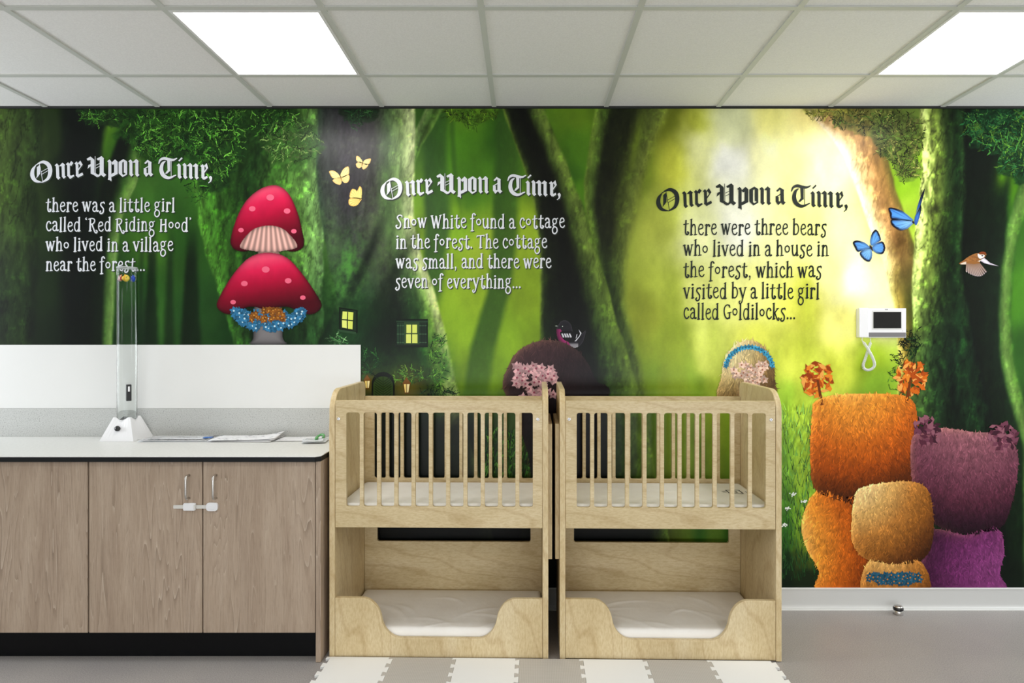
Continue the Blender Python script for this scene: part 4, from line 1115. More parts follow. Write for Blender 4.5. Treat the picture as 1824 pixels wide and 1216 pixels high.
GL = {
 'a': (.78, [Cs(TK * .85, (.12, .80), (.26, .97), (.46, .94), (.55, .72), (.55, .2), (.60, .04), (.76, .06)), Cs(TN, (.55, .56), (.32, .54), (.13, .36), (.12, .12), (.30, .0), (.46, .08), (.55, .24)), Dt(.13, .80, .09)]),
 'b': (.82, stemg(.17, 1.62, 0, True, False) + [Cs(TN, (.17, .72), (.36, .98), (.60, .88), (.72, .52), (.62, .16), (.40, .0), (.17, .06))]),
 'c': (.68, [Cs(TN * 1.15, (.60, .80), (.46, .98), (.26, .92), (.12, .62), (.14, .28), (.32, .02), (.52, .04), (.66, .18)), Dt(.58, .80, .10)]),
 'd': (.86, [Cs(TN, (.60, .84), (.40, .98), (.18, .82), (.10, .42), (.20, .08), (.40, .0), (.60, .24))] + stemg(.64, 1.62, 0)),
 'e': (.70, [Cs(TN, (.10, .50), (.34, .56), (.58, .66), (.56, .88), (.38, .99), (.20, .86), (.10, .52), (.18, .16), (.38, .01), (.56, .06), (.66, .2))]),
 'f': (.58, [Cs(TK * .8, (.58, 1.46), (.46, 1.62), (.30, 1.52), (.26, 1.2), (.24, .4), (.22, -.34)), Ls(TS, (.02, .90), (.50, .98)), Ls(TS, (.06, -.36), (.40, -.32)), Dt(.58, 1.44, .10)]),
 'g': (.80, [Cs(TN, (.36, .98), (.16, .86), (.14, .58), (.34, .42), (.54, .56), (.54, .86), (.36, .98)), Ls(TS, (.50, .88), (.74, 1.02)), Cs(TN, (.24, .46), (.16, .26), (.36, .14)), Cs(TN * 1.1, (.36, .14), (.60, .0), (.64, -.34), (.40, -.58), (.14, -.46), (.10, -.12), (.30, .12), (.42, .12))]),
 'h': (.84, stemg(.17, 1.62) + [Cs(TN * 1.1, (.19, .62), (.36, .92), (.54, .94), (.64, .70), (.64, .02)), Ls(TS, (.50, .0), (.82, .04))]),
 'i': (.42, stemg(.20, .96) + [Dt(.21, 1.34, .13)]),
 'k': (.84, stemg(.17, 1.62) + [Ls(TN, (.66, .98), (.20, .46)), Cs(TN * 1.1, (.30, .56), (.46, .24), (.60, -.04), (.72, -.12), (.82, .02), (.72, .10)), Ls(TS, (.54, .96), (.78, 1.0))]),
 'l': (.40, stemg(.18, 1.60, -.06)),
 'm': (1.22, stemg(.17, .97) + [Cs(TN * 1.1, (.19, .62), (.34, .92), (.50, .92), (.58, .66), (.58, .02)), Cs(TN * 1.1, (.60, .62), (.76, .92), (.92, .92), (1.0, .66), (1.0, .02)), Ls(TS, (.46, 0), (.72, .03)), Ls(TS, (.88, 0), (1.18, .03))]),
 'n': (.84, stemg(.17, .97) + [Cs(TN * 1.1, (.19, .62), (.36, .92), (.54, .94), (.63, .70), (.63, .02)), Ls(TS, (.49, 0), (.81, .04))]),
 'o': (.70, [Cs(TN, (.34, .92), (.14, .80), (.10, .56), (.24, .36), (.46, .38), (.58, .60), (.52, .82), (.34, .92))]),
 'r': (.64, stemg(.18, .97) + [Cs(TN, (.20, .56), (.30, .84), (.46, .98), (.58, .92)), Dt(.56, .86, .11)]),
 's': (.66, [Cs(TN * 1.2, (.60, .98), (.44, .98), (.24, .92), (.18, .70), (.34, .50), (.50, .28), (.46, -.06), (.22, -.20), (.06, -.06), (.16, .06)), Ls(TS, (.52, 1.06), (.62, .86))]),
 't': (.66, [Cs(TK * .85, (.32, 1.40), (.29, .9), (.26, .3), (.32, .04), (.50, .0), (.62, .14), (.50, .22)), Ls(TS, (.04, .92), (.60, 1.0))]),
 'u': (.84, [Cs(TN * 1.2, (.14, .94), (.14, .4), (.24, .06), (.44, .06), (.62, .34)), Ls(TK * .9, (.64, .98), (.66, .02)), Ls(TS, (.02, .92), (.22, .98)), Ls(TS, (.58, .0), (.80, .06))]),
 'v': (.78, [Ls(TK * .95, (.12, .94), (.40, .04)), Ls(TN, (.40, .04), (.68, 1.0)), Ls(TS, (.0, .92), (.24, .97)), Ls(TS, (.56, .98), (.78, 1.02))]),
 'w': (1.10, [Ls(TK * .95, (.12, .94), (.34, .04)), Ls(TN, (.34, .04), (.54, .92)), Ls(TK * .95, (.54, .92), (.74, .04)), Ls(TN, (.74, .04), (1.0, 1.0)), Ls(TS, (.0, .92), (.24, .97)), Ls(TS, (.88, .98), (1.10, 1.02))]),
 'y': (.80, [Ls(TK * .95, (.12, .94), (.42, .06)), Cs(TN, (.74, 1.02), (.46, .16), (.30, -.34), (.10, -.48), (.0, -.34), (.10, -.24)), Ls(TS, (.0, .92), (.24, .97)), Ls(TS, (.62, 1.0), (.84, 1.04))]),
 'R': (1.06, stemg(.22, 1.40) + [Cs(TN * 1.1, (.06, 1.34), (.40, 1.46), (.72, 1.34), (.76, 1.02), (.56, .76), (.26, .70)), Cs(TN * 1.2, (.44, .72), (.62, .30), (.80, -.10), (.98, -.20), (1.08, -.04), (.96, .06))]),
 'H': (1.02, stemg(.22, 1.36, 0) + stemg(.78, 1.36, 0) + [Ls(TN, (.22, .66), (.80, .76))]),
 'S': (.84, [Cs(TK * .8, (.74, 1.34), (.58, 1.46), (.34, 1.40), (.20, 1.12), (.36, .82), (.56, .56), (.58, .22), (.38, .0), (.14, .02), (.04, .22), (.16, .28)), Ls(TS, (.68, 1.46), (.78, 1.16))]),
 'W': (1.34, [Ls(TK, (.14, 1.36), (.42, .04)), Ls(TN, (.42, .04), (.66, 1.30)), Ls(TK, (.66, 1.30), (.90, .04)), Ls(TN, (.90, .04), (1.20, 1.44)), Ls(TS, (.0, 1.34), (.28, 1.40)), Ls(TS, (1.08, 1.40), (1.32, 1.48))]),
 'T': (.98, stemg(.48, 1.36, 0, False) + [Ls(TN * 1.1, (.06, 1.30), (.92, 1.42)), Ls(TS, (.04, 1.14), (.08, 1.36)), Ls(TS, (.92, 1.24), (.94, 1.46))]),
 'G': (.98, [Cs(TN * 1.2, (.78, 1.10), (.66, 1.34), (.42, 1.36), (.20, 1.10), (.12, .66), (.24, .20), (.48, .0), (.72, .12), (.76, .46)), Ls(TS, (.54, .52), (.96, .60)), Ls(TS, (.76, 1.36), (.80, 1.04)), Ls(TK * .8, (.78, .54), (.76, .04))]),
 ',': (.36, [Dt(.16, .06, .10), Cs((.12, .05), (.19, .04), (.18, -.14), (.08, -.28))]),
 '.': (.30, [Dt(.15, .06, .11)]),
 "\u2018": (.34, [Dt(.18, 1.34, .10), Cs((.12, .05), (.12, 1.36), (.12, 1.48), (.24, 1.60))]),
 "\u2019": (.34, [Dt(.16, 1.52, .10), Cs((.12, .05), (.20, 1.50), (.20, 1.38), (.08, 1.26))]),
}
def word_polys(text, x0, x1, base, xh, jig=1):
    """polygons in photo pixels for one line stretched to run from x0 to x1"""
    adv = [(.40 if ch == ' ' else GL[ch][0] + .09) for ch in text]
    sx = (x1 - x0) / (sum(adv) - .09)
    rj = random.Random(text)
    x = 0; out = []
    for ch, a in zip(text, adv):
        if ch != ' ':
            dy = rj.uniform(-.04, .04) if jig and ch.isalpha() else 0
            for kind, w, p in GL[ch][1]:
                if kind == 'D':
                    cx, cy = p
                    pl = [[(cx + w * math.cos(t), cy + w * math.sin(t)) for t in np.linspace(0, 2 * math.pi, 13)[:-1]]]
                else:
                    pl = ribbon(spline(p) if kind == 'C' else [np.array(q, float) for q in p], w)
                for q in pl:
                    out.append([(x0 + (x + u) * sx, base - ((v if v < 1 else 1 + (v - 1) * .72) + dy) * xh) for u, v in q])
        x += a
    return out
def bar(x, yt, yb, w, top=True, foot=True, dx=0):
    """blackletter minim in the pixels of the measured heading"""
    w *= .84
    o = [[(x - w / 2, yt + 4), (x + w / 2, yt + 16), (x + w / 2 + dx, yb - 6), (x - w / 2 + dx, yb - 16)]]
    d = w * .70
    if top: o.append([(x - 5 - d, yt + 15), (x - 3, yt - 2), (x + d * .8, yt + 18), (x - 2, yt + 32)])
    if foot: o.append([(x + dx - d * .8, yb - 18), (x + dx + 2, yb - 32), (x + dx + 5 + d, yb - 15), (x + dx + 3, yb + 2)])
    return o
def pen(w, *p): return ribbon([np.array(q, float) for q in p], w)
def curve(w0, w1, *p):
    q = spline(p, 8); n = len(q)
    N = []; out = []
    ws = [w0 + (w1 - w0) * math.sin(math.pi * i / (n - 1)) for i in range(n)]
    for i in range(n):
        d = q[min(i + 1, n - 1)] - q[max(i - 1, 0)]; d = d / (np.linalg.norm(d) + 1e-9); N.append(np.array([-d[1], d[0]]))
    for i in range(n - 1):
        out.append([tuple(q[i] + N[i] * ws[i] / 2), tuple(q[i + 1] + N[i + 1] * ws[i + 1] / 2), tuple(q[i + 1] - N[i + 1] * ws[i + 1] / 2), tuple(q[i] - N[i] * ws[i] / 2)])
    return out
HD = []
HD += curve(9, 36, (100, 140), (150, 124), (195, 150), (208, 205), (190, 262), (140, 296)) + curve(5, 35, (88, 150), (62, 190), (58, 240), (85, 282), (140, 296)) + pen(7, (84, 152), (120, 132), (150, 126))
HD += [[(96, 168), (122, 146), (122, 226), (96, 252)], [(96, 240), (118, 222), (112, 240), (90, 264)]] + pen(4.5, (118, 140), (146, 292)) + pen(4.5, (132, 208), (190, 176)) + pen(4.5, (134, 230), (192, 196))
HD += bar(268, 138, 272, 30, dx=5) + bar(316, 132, 264, 30, dx=4, top=False) + [[(282, 160), (312, 130), (334, 148), (326, 162), (300, 160)]]
HD += bar(362, 128, 260, 27, dx=2, foot=False) + [[(364, 146), (386, 116), (404, 133), (386, 158)], [(351, 236), (376, 268), (412, 244), (408, 232), (384, 240), (374, 232)]]
HD += bar(434, 122, 252, 27, dx=3) + [[(438, 140), (462, 112), (482, 146), (466, 158), (452, 140)], [(482, 146), (466, 156), (440, 190), (444, 202)], [(422, 236), (443, 257), (488, 233), (480, 213), (448, 229)]]
HD += [[(516, 98), (548, 78), (580, 104), (580, 130), (548, 108), (524, 112)], [(550, 100), (582, 112), (582, 236), (550, 222)], [(530, 150), (556, 140), (552, 158), (524, 182)], [(550, 214), (576, 210), (620, 236), (602, 252)], [(602, 252), (632, 212), (660, 214), (618, 250)]]
HD += [[(600, 98), (642, 74), (664, 96), (630, 104), (612, 112)], [(626, 92), (660, 98), (660, 232), (626, 222)], [(630, 226), (650, 208), (682, 232), (660, 252)]] + pen(4.5, (588, 78), (590, 236)) + pen(4.5, (594, 152), (632, 134)) + pen(4.5, (596, 176), (634, 156))
HD += bar(712, 104, 280, 30, foot=False, dx=0) + [[(697, 262), (727, 270), (724, 288), (712, 276), (696, 274)], [(724, 132), (756, 102), (778, 122), (756, 136), (736, 148)], [(748, 116), (778, 122), (778, 226), (748, 216)], [(714, 244), (722, 226), (752, 212), (776, 226), (730, 250)]]
HD += [[(786, 124), (816, 130), (816, 232), (786, 218)], [(786, 124), (826, 100), (858, 120), (858, 134), (826, 122), (804, 140)], [(830, 120), (858, 124), (858, 228), (830, 214)], [(786, 220), (806, 216), (826, 234), (858, 216), (858, 230), (820, 252)]]
HD += bar(890, 104, 246, 30, dx=0) + bar(940, 102, 248, 30, dx=0, top=False) + [[(904, 128), (934, 98), (956, 118), (948, 132), (922, 130)]]
HD += [[(1036, 128), (1062, 134), (1064, 234), (1036, 226)], [(1002, 134), (1030, 106), (1064, 126), (1062, 142), (1030, 126), (1014, 142)], [(1040, 228), (1060, 214), (1078, 228), (1058, 248)], [(998, 176), (1022, 184), (1022, 236), (998, 222)], [(998, 220), (1016, 216), (1046, 222), (1018, 250)]] + pen(8, (1004, 182), (1040, 160))
HD += curve(7, 24, (1124, 140), (1138, 108), (1170, 94), (1215, 104), (1250, 106), (1280, 92)) + curve(7, 34, (1182, 116), (1156, 140), (1146, 190), (1164, 236), (1210, 258), (1272, 234)) + [[(1196, 110), (1222, 112), (1222, 204), (1200, 196)], [(1196, 196), (1222, 198), (1196, 222), (1178, 224)]] + pen(4.5, (1230, 112), (1230, 244))
HD += bar(1298, 138, 266, 30) + [[(1290, 112), (1318, 84), (1326, 94), (1300, 120)]]
HD += bar(1346, 134, 268, 30) + bar(1394, 136, 270, 30, top=False) + bar(1442, 138, 272, 30, top=False) + [[(1360, 158), (1390, 132), (1410, 152), (1398, 164)], [(1408, 162), (1436, 136), (1460, 154), (1446, 168)]]
HD += bar(1498, 144, 272, 30) + [[(1504, 160), (1530, 134), (1542, 176), (1526, 180), (1516, 162)], [(1542, 174), (1528, 176), (1506, 206), (1512, 216)], [(1490, 252), (1512, 274), (1538, 258), (1534, 240), (1514, 250)]]
HD += [[(1548, 252), (1564, 240), (1576, 256), (1574, 272), (1558, 276)], [(1560, 262), (1576, 262), (1568, 288), (1546, 304), (1542, 300), (1556, 286)]]
def heading(x0, x1, ytop):
    k = (x1 - x0) / (1577.0 - 45.0)
    return [[(x0 + (x - 45) * k, ytop + (y - 74) * k) for x, y in q] for q in HD]
def letters(name, polys, m, label, shadow=None):
    o = polys_mesh(name, polys, [None] * len(polys), 4, m, label=label)
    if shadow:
        polys_mesh('letter_drop_shadow', [[(x + shadow[0], y + shadow[1]) for x, y in q] for q in polys], [None] * len(polys), 3, M['letter_shadow'], o)  # printed drop shadow: a dark offset copy of the letters
    return o
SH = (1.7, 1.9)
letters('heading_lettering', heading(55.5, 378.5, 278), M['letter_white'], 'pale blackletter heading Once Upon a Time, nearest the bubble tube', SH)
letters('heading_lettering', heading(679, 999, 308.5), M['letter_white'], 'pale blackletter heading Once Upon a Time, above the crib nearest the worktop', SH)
letters('heading_lettering', heading(1170, 1510, 326.5), M['letter_dark'], 'dark blackletter heading Once Upon a Time')
T1 = []
for s_, a, b, y in (('there was a little girl', 82, 312, 376.5), ('called \u2018Red Riding Hood\u2019', 82, 342, 411.5), ('who lived in a village', 82, 309, 446.8), ('near the forest...', 82, 259, 482)):
    T1 += word_polys(s_, a, b, y, 16.8)
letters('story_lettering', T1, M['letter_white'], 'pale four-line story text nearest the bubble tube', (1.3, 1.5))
T2 = []
for s_, a, b, y in (('Snow White found a cottage', 705, 1006, 405.8), ('in the forest. The cottage', 705, 974.5, 441.8), ('was small, and there were', 705, 982, 477.2), ('seven of everything...', 704, 928, 512.6)):
    T2 += word_polys(s_, a, b, y, 17.2)
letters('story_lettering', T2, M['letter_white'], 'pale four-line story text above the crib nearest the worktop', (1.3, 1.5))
T3 = []
for s_, a, b, y in (('there were three bears', 1217, 1472, 418), ('who lived in a house in', 1217, 1476, 455.6), ('the forest, which was', 1217, 1463.5, 493.4), ('visited by a little girl', 1217, 1459.5, 531), ('called Goldilocks...', 1217, 1416.6, 567.8)):
    T3 += word_polys(s_, a, b, y, 19.2)
letters('story_lettering', T3, M['letter_dark'], 'dark five-line story text beside the wall intercom')

# ------------------------------------------------------------------ base cabinets, worktop, splashback
DF = 2.79             # door fronts
def handle_mesh():
    pts = [(0, 0, .051), (0, -.016, .051), (0, -.024, .0485), (0, -.029, .042), (0, -.030, .03), (0, -.030, 0),
           (0, -.030, -.03), (0, -.029, -.042), (0, -.024, -.0485), (0, -.016, -.051), (0, 0, -.051)]
    v, f = tube_mesh(pts, 0.0052, 10)
    me = bpy.data.meshes.new('handle')
    me.from_pydata([tuple(p) for p in v], [], f)
    for p in me.polygons: p.use_smooth = True
    me.materials.append(M['steel'])
    return me
HME = handle_mesh()
DOORS = []
def door(root, x0, x1, hx):
    DOORS.append(1)
    off = 1.37 * len(DOORS)                     # each board cut from another place in the grain
    cx = (x0 + x1) / 2 - off
    d = box('door', (x0 + .0026 - cx, DF - 2.81, .132), (x1 - .0026 - cx, DF - 2.81 + .0185, .890), M['oak'], root, bevel=0.0008, seg=1)
    d.location = (cx - root.location.x, 0, 0)
    if hx is not None:
        h = bpy.data.objects.new('handle', HME); COL.objects.link(h); h.parent = d
        h.location = (hx - cx, DF - 2.81 + .001, .781)
        tag(h, 'brushed steel D handle')
    return d
def cabinet(x0, x1, seam, label, hx, end):
    r = empty('base_cabinet', ((x0 + x1) / 2, 2.81, 0))
    c = r.location.x
    bm = bmesh.new()
    xe = x1 - (.0235 if end else 0)
    for lo, hi in (((x0 - c, 0, .131), (x0 - c + .018, .545, .889)), ((xe - c - .018, 0, .131), (xe - c, .545, .889)),
                   ((x0 - c + .018, 0, .131), (xe - c - .018, .545, .149)), ((x0 - c + .018, .53, .149), (xe - c - .018, .545, .889)),
                   ((x0 - c + .018, 0, .871), (xe - c - .018, .53, .889))):
        box_into(bm, lo, hi)
    obj('carcass', me_from(bm), M['carcass'], r)
    for a, b, h in ((x0, seam, hx[0]), (seam, xe, hx[1])):
        door(r, a, b, h)
    if end:
        box('end_panel', (xe - c + .001, -.022, .001), (x1 - c, .545, .893), M['oak2'], r, bevel=0.0008, seg=1)
    tag(r, label, 'cabinet', 'grey oak base cabinets under the worktop')
    return r
cabinet(-1.938, -.906, -1.431, 'grey oak base cabinet with two steel handles and a white child lock strapped across', (-1.491, -1.371), True)
cabinet(-2.948, -1.940, -2.443, 'grey oak base cabinet cut by the left frame edge, with no lock on its doors', (-2.50, -2.385), False)
tag(box('kickboard', (-2.946, 2.845, .001), (-.931, 2.862, .1305), M['black_kick']), 'black kickboard recessed along the floor under the grey oak cabinets', 'kickboard')

WR = -.9035
r = empty('worktop', (-2.0, 3.05, .898))
def wt(name, z0, z1, m, ins):
    ol = [(-2.955 + ins, 2.765 + ins), (WR - .022 - ins * .4, 2.765 + ins), (WR - ins, 2.787 + ins * .4), (WR - ins, WALL - .002), (-2.955 + ins, WALL - .002)]
    me = plate_mesh([(x + 2.0, y - 3.05) for x, y in ol], [], z1 - z0, 0.0008, XY((z0 + z1) / 2 - .898))
    return obj(name, me, [m, m], r)
wt('surface', .916, .920, M['worktop'], 0.0)
tag(wt('edging', .8945, .9158, M['black_edge'], 0.001), 'black front edge of the worktop')
tag(r, 'long white laminate worktop with a black edge on the grey oak cabinets', 'worktop')
tag(box('upstand', (-2.955, WALL - .0195, .9205), (WR, WALL - .002, 1.0675), M['upstand'], bevel=.001), 'grey speckled upstand along the wall at the back of the worktop', 'upstand')
r = tag(box('splashback', (-2.955, WALL - .0065, 1.068), (-.8785, WALL - .002, 1.408), M['white_panel'], bevel=.0015), 'plain glossy white splashback panel on the wall above the grey speckled upstand', 'splashback')

# child safety lock across the two doors
r = empty('cupboard_lock', (-1.43, DF, .692))
def lk(name, x0, x1, z0, z1, y0, y1, m, rad):
    me = plate_mesh(rrect(x0, z0, x1, z1, rad), [], y1 - y0, min(.0012, (y1 - y0) * .3), XZ((y0 + y1) / 2))
    return obj(name, me, [m, m], r)
tag(lk('strap', -.129, .040, -.008, .008, -.0062, -.0038, M['clear_strap'], .004), 'translucent strap')
lk('buckle', -.082, -.029, -.0155, .0175, -.0125, -.0008, M['white_plastic'], .006)
lk('anchor_pad', .020, .069, -.0175, .0195, -.0125, -.0008, M['white_plastic'], .012)
lk('release_button', -.034, -.026, -.011, .0125, -.0145, -.0122, M['clear_strap'], .002)
lk('press_tab', .030, .059, -.008, .009, -.0145, -.0122, M['white_plastic'], .006)
tag(r, 'white plastic child lock strapped across the two handled doors', 'lock')

# ------------------------------------------------------------------ bubble tube lamp
TX, TY, TZ = -2.066, 3.262, .9205
r = empty('bubble_tube', (TX, TY, TZ))
def ring(h, z, scoop, n=9):
    pts = []
    for s in range(4):
        for k in range(n):
            u = -1 + 2 * k / n
            p = (u * h, -h) if s == 0 else (h, u * h) if s == 1 else (-u * h, h) if s == 2 else (-h, -u * h)
            d = max(0.0, 1 - (u / .72) ** 2)
            pts.append((p[0], p[1], z - scoop * d))
    return pts
hb, ht = .0865, .043
o1 = ring(hb, .0, 0); o2 = ring(ht, .117, .014); i2 = ring(ht - .004, .117, .014); i1 = ring(ht - .002, .072, 0)
vv = o1 + o2 + i2 + i1; n = 36; ff = []
for lv in range(3):
    for k in range(n):
        ff.append((lv * n + k, lv * n + (k + 1) % n, (lv + 1) * n + (k + 1) % n, (lv + 1) * n + k))
ff += [tuple(range(n - 1, -1, -1)), tuple(range(3 * n, 4 * n))]
pydata('base', vv, ff, M['white_plastic'], r)
v, f = lathe([(.0, -.004), (.012, -.004), (.0135, 0), (.0135, .006), (.011, .011), (.0, .0125)], 20, False)
k = pydata('switch_knob', v, f, M['black_plastic'], r, True)
k.location = (-.004, -.0685, .062); k.rotation_euler = (R(90 - 20.4), 0, 0)
TH = .887
v, f = lathe([(.0001, .085), (.0465, .085), (.0465, TH), (.0435, TH), (.0435, .09), (.0001, .09)], 64, True)
tag(pydata('tube', v, f, M['acrylic'], r, False), 'tall clear acrylic tube')
v, f = lathe([(.0475, TH - .003), (.0485, TH), (.0475, TH + .004), (.0430, TH + .004), (.0425, TH), (.0430, TH - .003), (.0475, TH - .003)], 48, False)
pydata('rim', v, f, mat('rim_grey', S(176, 182, 182), .15), r, True)
WTOP = TH - .062
v, f = lathe([(.0434, .0905), (.0434, WTOP)], 64)
M['water'] = glass('water', (0.97, 0.99, 0.975, 1), 1.05)
wo = pydata('water', v, f, M['water'], r)
for p in wo.data.polygons: p.use_smooth = len(p.vertices) == 4
tb = box('timer_box', (-.012, -.008, -.0425), (.012, .008, .0425), M['black_plastic'], r, bevel=.003)
tb.location = (.034, -.040, .243); tb.rotation_euler = (0, 0, R(38))
lb = box('white_sticker', (-.004, -.0088, .006), (.004, -.0078, .032), M['white_plastic'], tb)
tag(r, 'tall clear bubble tube lamp on a white tapered base standing on the worktop', 'lamp')

def fish(label, x, y, z, L, H, rz, cols, stripes):
    e = empty('toy_fish', (TX + x, TY + y, TZ + z), rz)
    bm = bmesh.new()
    bmesh.ops.create_uvsphere(bm, u_segments=16, v_segments=10, radius=1)
    for q in bm.verts:
        s = q.co.x
        q.co = Vector((s * L / 2, q.co.y * H * .32 * (1 - .25 * s), q.co.z * H / 2 * (1 - .35 * max(0, -s))))
    me = me_from(bm, 'fish', True)
    m = mat('toy_fish_paint', cols[0], .3)
    t = NT(m); tc = t.n('ShaderNodeTexCoord'); sp = t.n('ShaderNodeSeparateXYZ'); t.l(tc.outputs['Generated'], sp.inputs[0])
    rp = t.ramp(sp.outputs[0], [(0, cols[0]), (.999, cols[0])] + [(a, c) for a, c in stripes])
    rp.node.color_ramp.interpolation = 'CONSTANT'
    t.color(rp)
    obj('body', me, m, e)
    fm = mat('toy_fish_fin', cols[1], .35)
    a = L / 2
    pydata('tail_fin', [(-a * .85, -.0015, 0), (-a * 1.35, -.0015, H * .42), (-a * 1.2, -.0015, 0), (-a * 1.35, -.0015, -H * .42),
                        (-a * .85, .0015, 0), (-a * 1.35, .0015, H * .42), (-a * 1.2, .0015, 0), (-a * 1.35, .0015, -H * .42)],
           [(0, 1, 2), (0, 2, 3), (4, 6, 5), (4, 7, 6), (0, 4, 5, 1), (1, 5, 6, 2), (2, 6, 7, 3), (3, 7, 4, 0)], fm, e)
    pydata('back_fin', [(-a * .4, -.001, H * .38), (a * .3, -.001, H * .4), (-a * .3, -.001, H * .62), (-a * .4, .001, H * .38), (a * .3, .001, H * .4), (-a * .3, .001, H * .62)],
           [(0, 1, 2), (3, 5, 4), (0, 3, 4, 1), (1, 4, 5, 2), (2, 5, 3, 0)], fm, e)
    for s in (-1, 1):
        v, f = lathe([(.0001, 0), (.0022, 0), (.0018, .001), (.0001, .0014)], 10, False)
        q = pydata('eye', v, f, M['black_plastic'], e, True)
        q.location = (a * .55, s * H * .26, H * .12); q.rotation_euler = (R(-90 * s), 0, 0)
    tag(e, label, 'toy fish', 'toy fish floating in the bubble tube')
fz = WTOP + .006
fish('yellow toy fish floating in the middle of the bubble tube', .006, -.020, fz, .042, .037, R(-8), (S(238, 200, 40), S(225, 175, 30)),
     [(.45, S(230, 170, 40)), (.6, S(245, 218, 80))])
fish('red and white striped toy fish at the left side of the bubble tube', -.026, -.010, fz, .030, .036, R(172), (S(205, 60, 50), S(230, 120, 40)),
     [(.3, S(235, 230, 225)), (.45, S(170, 25, 60)), (.68, S(235, 225, 225)), (.8, S(170, 25, 60))])
fish('blue toy fish at the right side of the bubble tube', .0335, -.004, fz, .020, .036, R(70), (S(25, 70, 190), S(20, 50, 150)), [(.6, S(40, 95, 215))])

# ------------------------------------------------------------------ papers on the worktop
def sheet(name, w, d, loc, rz, m, label=None, cat=None, group=None, parent=None, curl=(0, 0), seed=0, thick=.0006, nx=14, ny=10):
    rnd = random.Random(seed); ph = rnd.random() * 6
    verts = []
    for s in (1, 0):
        for j in range(ny + 1):
            for i in range(nx + 1):
                u, q = i / nx, j / ny
                z = .0008 * (1 + math.sin(u * 5 + ph) * math.cos(q * 4 + ph)) + curl[0] * max(0, u - .55) ** 2 * 4.9 * (.35 + .65 * q) + curl[1] * max(0, q - .5) ** 2 * 4 * (1 - u)
                verts.append(((u - .5) * w, (q - .5) * d, z + s * thick))
    N = (nx + 1) * (ny + 1); faces = []
    for j in range(ny):
        for i in range(nx):
            a = j * (nx + 1) + i
            faces.append((a, a + 1, a + nx + 2, a + nx + 1))
            faces.append((N + a, N + a + nx + 1, N + a + nx + 2, N + a + 1))
    edge = [i for i in range(nx + 1)] + [j * (nx + 1) + nx for j in range(1, ny + 1)] + [ny * (nx + 1) + i for i in range(nx - 1, -1, -1)] + [j * (nx + 1) for j in range(ny - 1, 0, -1)]
    for a, b in zip(edge, edge[1:] + edge[:1]):
        faces.append((a, N + a, N + b, b))
    o = pydata(name, verts, faces, m, parent, True)
    o.location = loc; o.rotation_euler = (0, 0, rz)
    if label: tag(o, label, cat, group)
    return o
def paper(name, ink, scale, amount):
    m = mat(name, S(240, 240, 242), .6)
    t = NT(m); v = t.coords((scale, scale * 3.2, 1))
    n1 = t.ramp(t.noise(v, 7, 2, .5), [(amount, ink), (amount + .05, S(240, 240, 242))])
    v2 = t.coords((1, 1, 1))
    blk = t.ramp(t.noise(v2, 14, 1, .4), [(.44, (0, 0, 0, 1)), (.5, (1, 1, 1, 1))])
    t.color(t.mix(n1, S(240, 240, 242), blk))
    return m
M['paper_print'] = paper('printed_paper', S(120, 120, 128), 5, .40)
M['paper_blank'] = paper('plain_paper', S(170, 170, 178), 7, .36)
CT = .9205
YP = 3.225
def at(px, y): return (px - 935) * y / FPX
# clear plastic folder
r = empty('plastic_folder', (at(318, YP), YP + .012, CT), R(1.5))
sheet('back_cover', .345, .155, (0, 0, 0), 0, M['poly_pocket'], parent=r, seed=3)
for k in range(3):
    sheet('page', .335, .148, (.001 * k, .001, .0024 + .0022 * k), R(.4 * k - .4), M['paper_print'] if k == 2 else M['paper_blank'], parent=r, seed=5 + k)
M['film'] = glass('clear_film', (.98, .985, .99, 1), 1.03, .05)
sheet('front_cover', .345, .155, (0, 0, .0098), 0, M['film'], parent=r, seed=3)
cl = box('blue_clip', (.13, -.03, .0115), (.172, .0, .0145), mat('blue_plastic', S(40, 110, 195), .35), r, bevel=.001)
tag(r, 'clear plastic folder of papers lying next to the bubble tube base', 'folder')
# stack of printed sheets
for k in range(3):
    sheet('paper_sheet', .33, .165, (at(437, YP) + .003 * k, YP + .010 + .002 * k, CT + .0008 + .0042 * k), R((-3, 2, 4)[k]),
          M['paper_print' if k == 2 else 'paper_blank'],
          ('white sheet at the bottom of the curled paper stack on the worktop', 'white sheet in the middle of the curled paper stack on the worktop',
           'printed white sheet with a lifted right end, topmost of the curled paper stack')[k], 'paper', 'loose paper on the worktop',
          curl=(.008 + .007 * k, 0), seed=20 + k)
sheet('paper_sheet', .235, .15, (at(533, YP + .02) , YP + .030, CT + .0008), R(4), M['paper_blank'],
      'flat white sheet lying between the curled paper stack and the plastic bag', 'paper', 'loose paper on the worktop', curl=(.0, 0), seed=31)
# clear bag with a green toy ring
r = empty('plastic_bag', (at(562, 3.16), 3.165, CT), R(8))
sheet('bag_back', .115, .13, (0, 0, .0065), 0, M['poly_pocket'], parent=r, seed=40)
v, f = tube_mesh([(.022 * math.cos(a), .022 * math.sin(a), 0) for a in np.linspace(0, 1.6 * math.pi, 24)], .006, 8)
g = pydata('green_ring', v, f, mat('green_plastic', S(96, 165, 100), .3), r, True)
g.location = (.018, .01, .020); g.rotation_euler = (R(35), 0, R(-40))
bm = bmesh.new(); bmesh.ops.create_uvsphere(bm, u_segments=14, v_segments=8, radius=.009)
g2 = obj('green_ball', me_from(bm, 'ball', True), bpy.data.materials['green_plastic'], r); g2.location = (.006, -.01, .019)
M['bag_film'] = mat('bag_film', S(216, 220, 222), .12)
sheet('bag_fold', .10, .03, (-.005, -.045, .0095), R(5), M['poly_pocket'], parent=r, curl=(.012, .008), seed=42)
tag(r, 'small clear plastic bag holding a green toy, at the crib end of the worktop', 'bag')

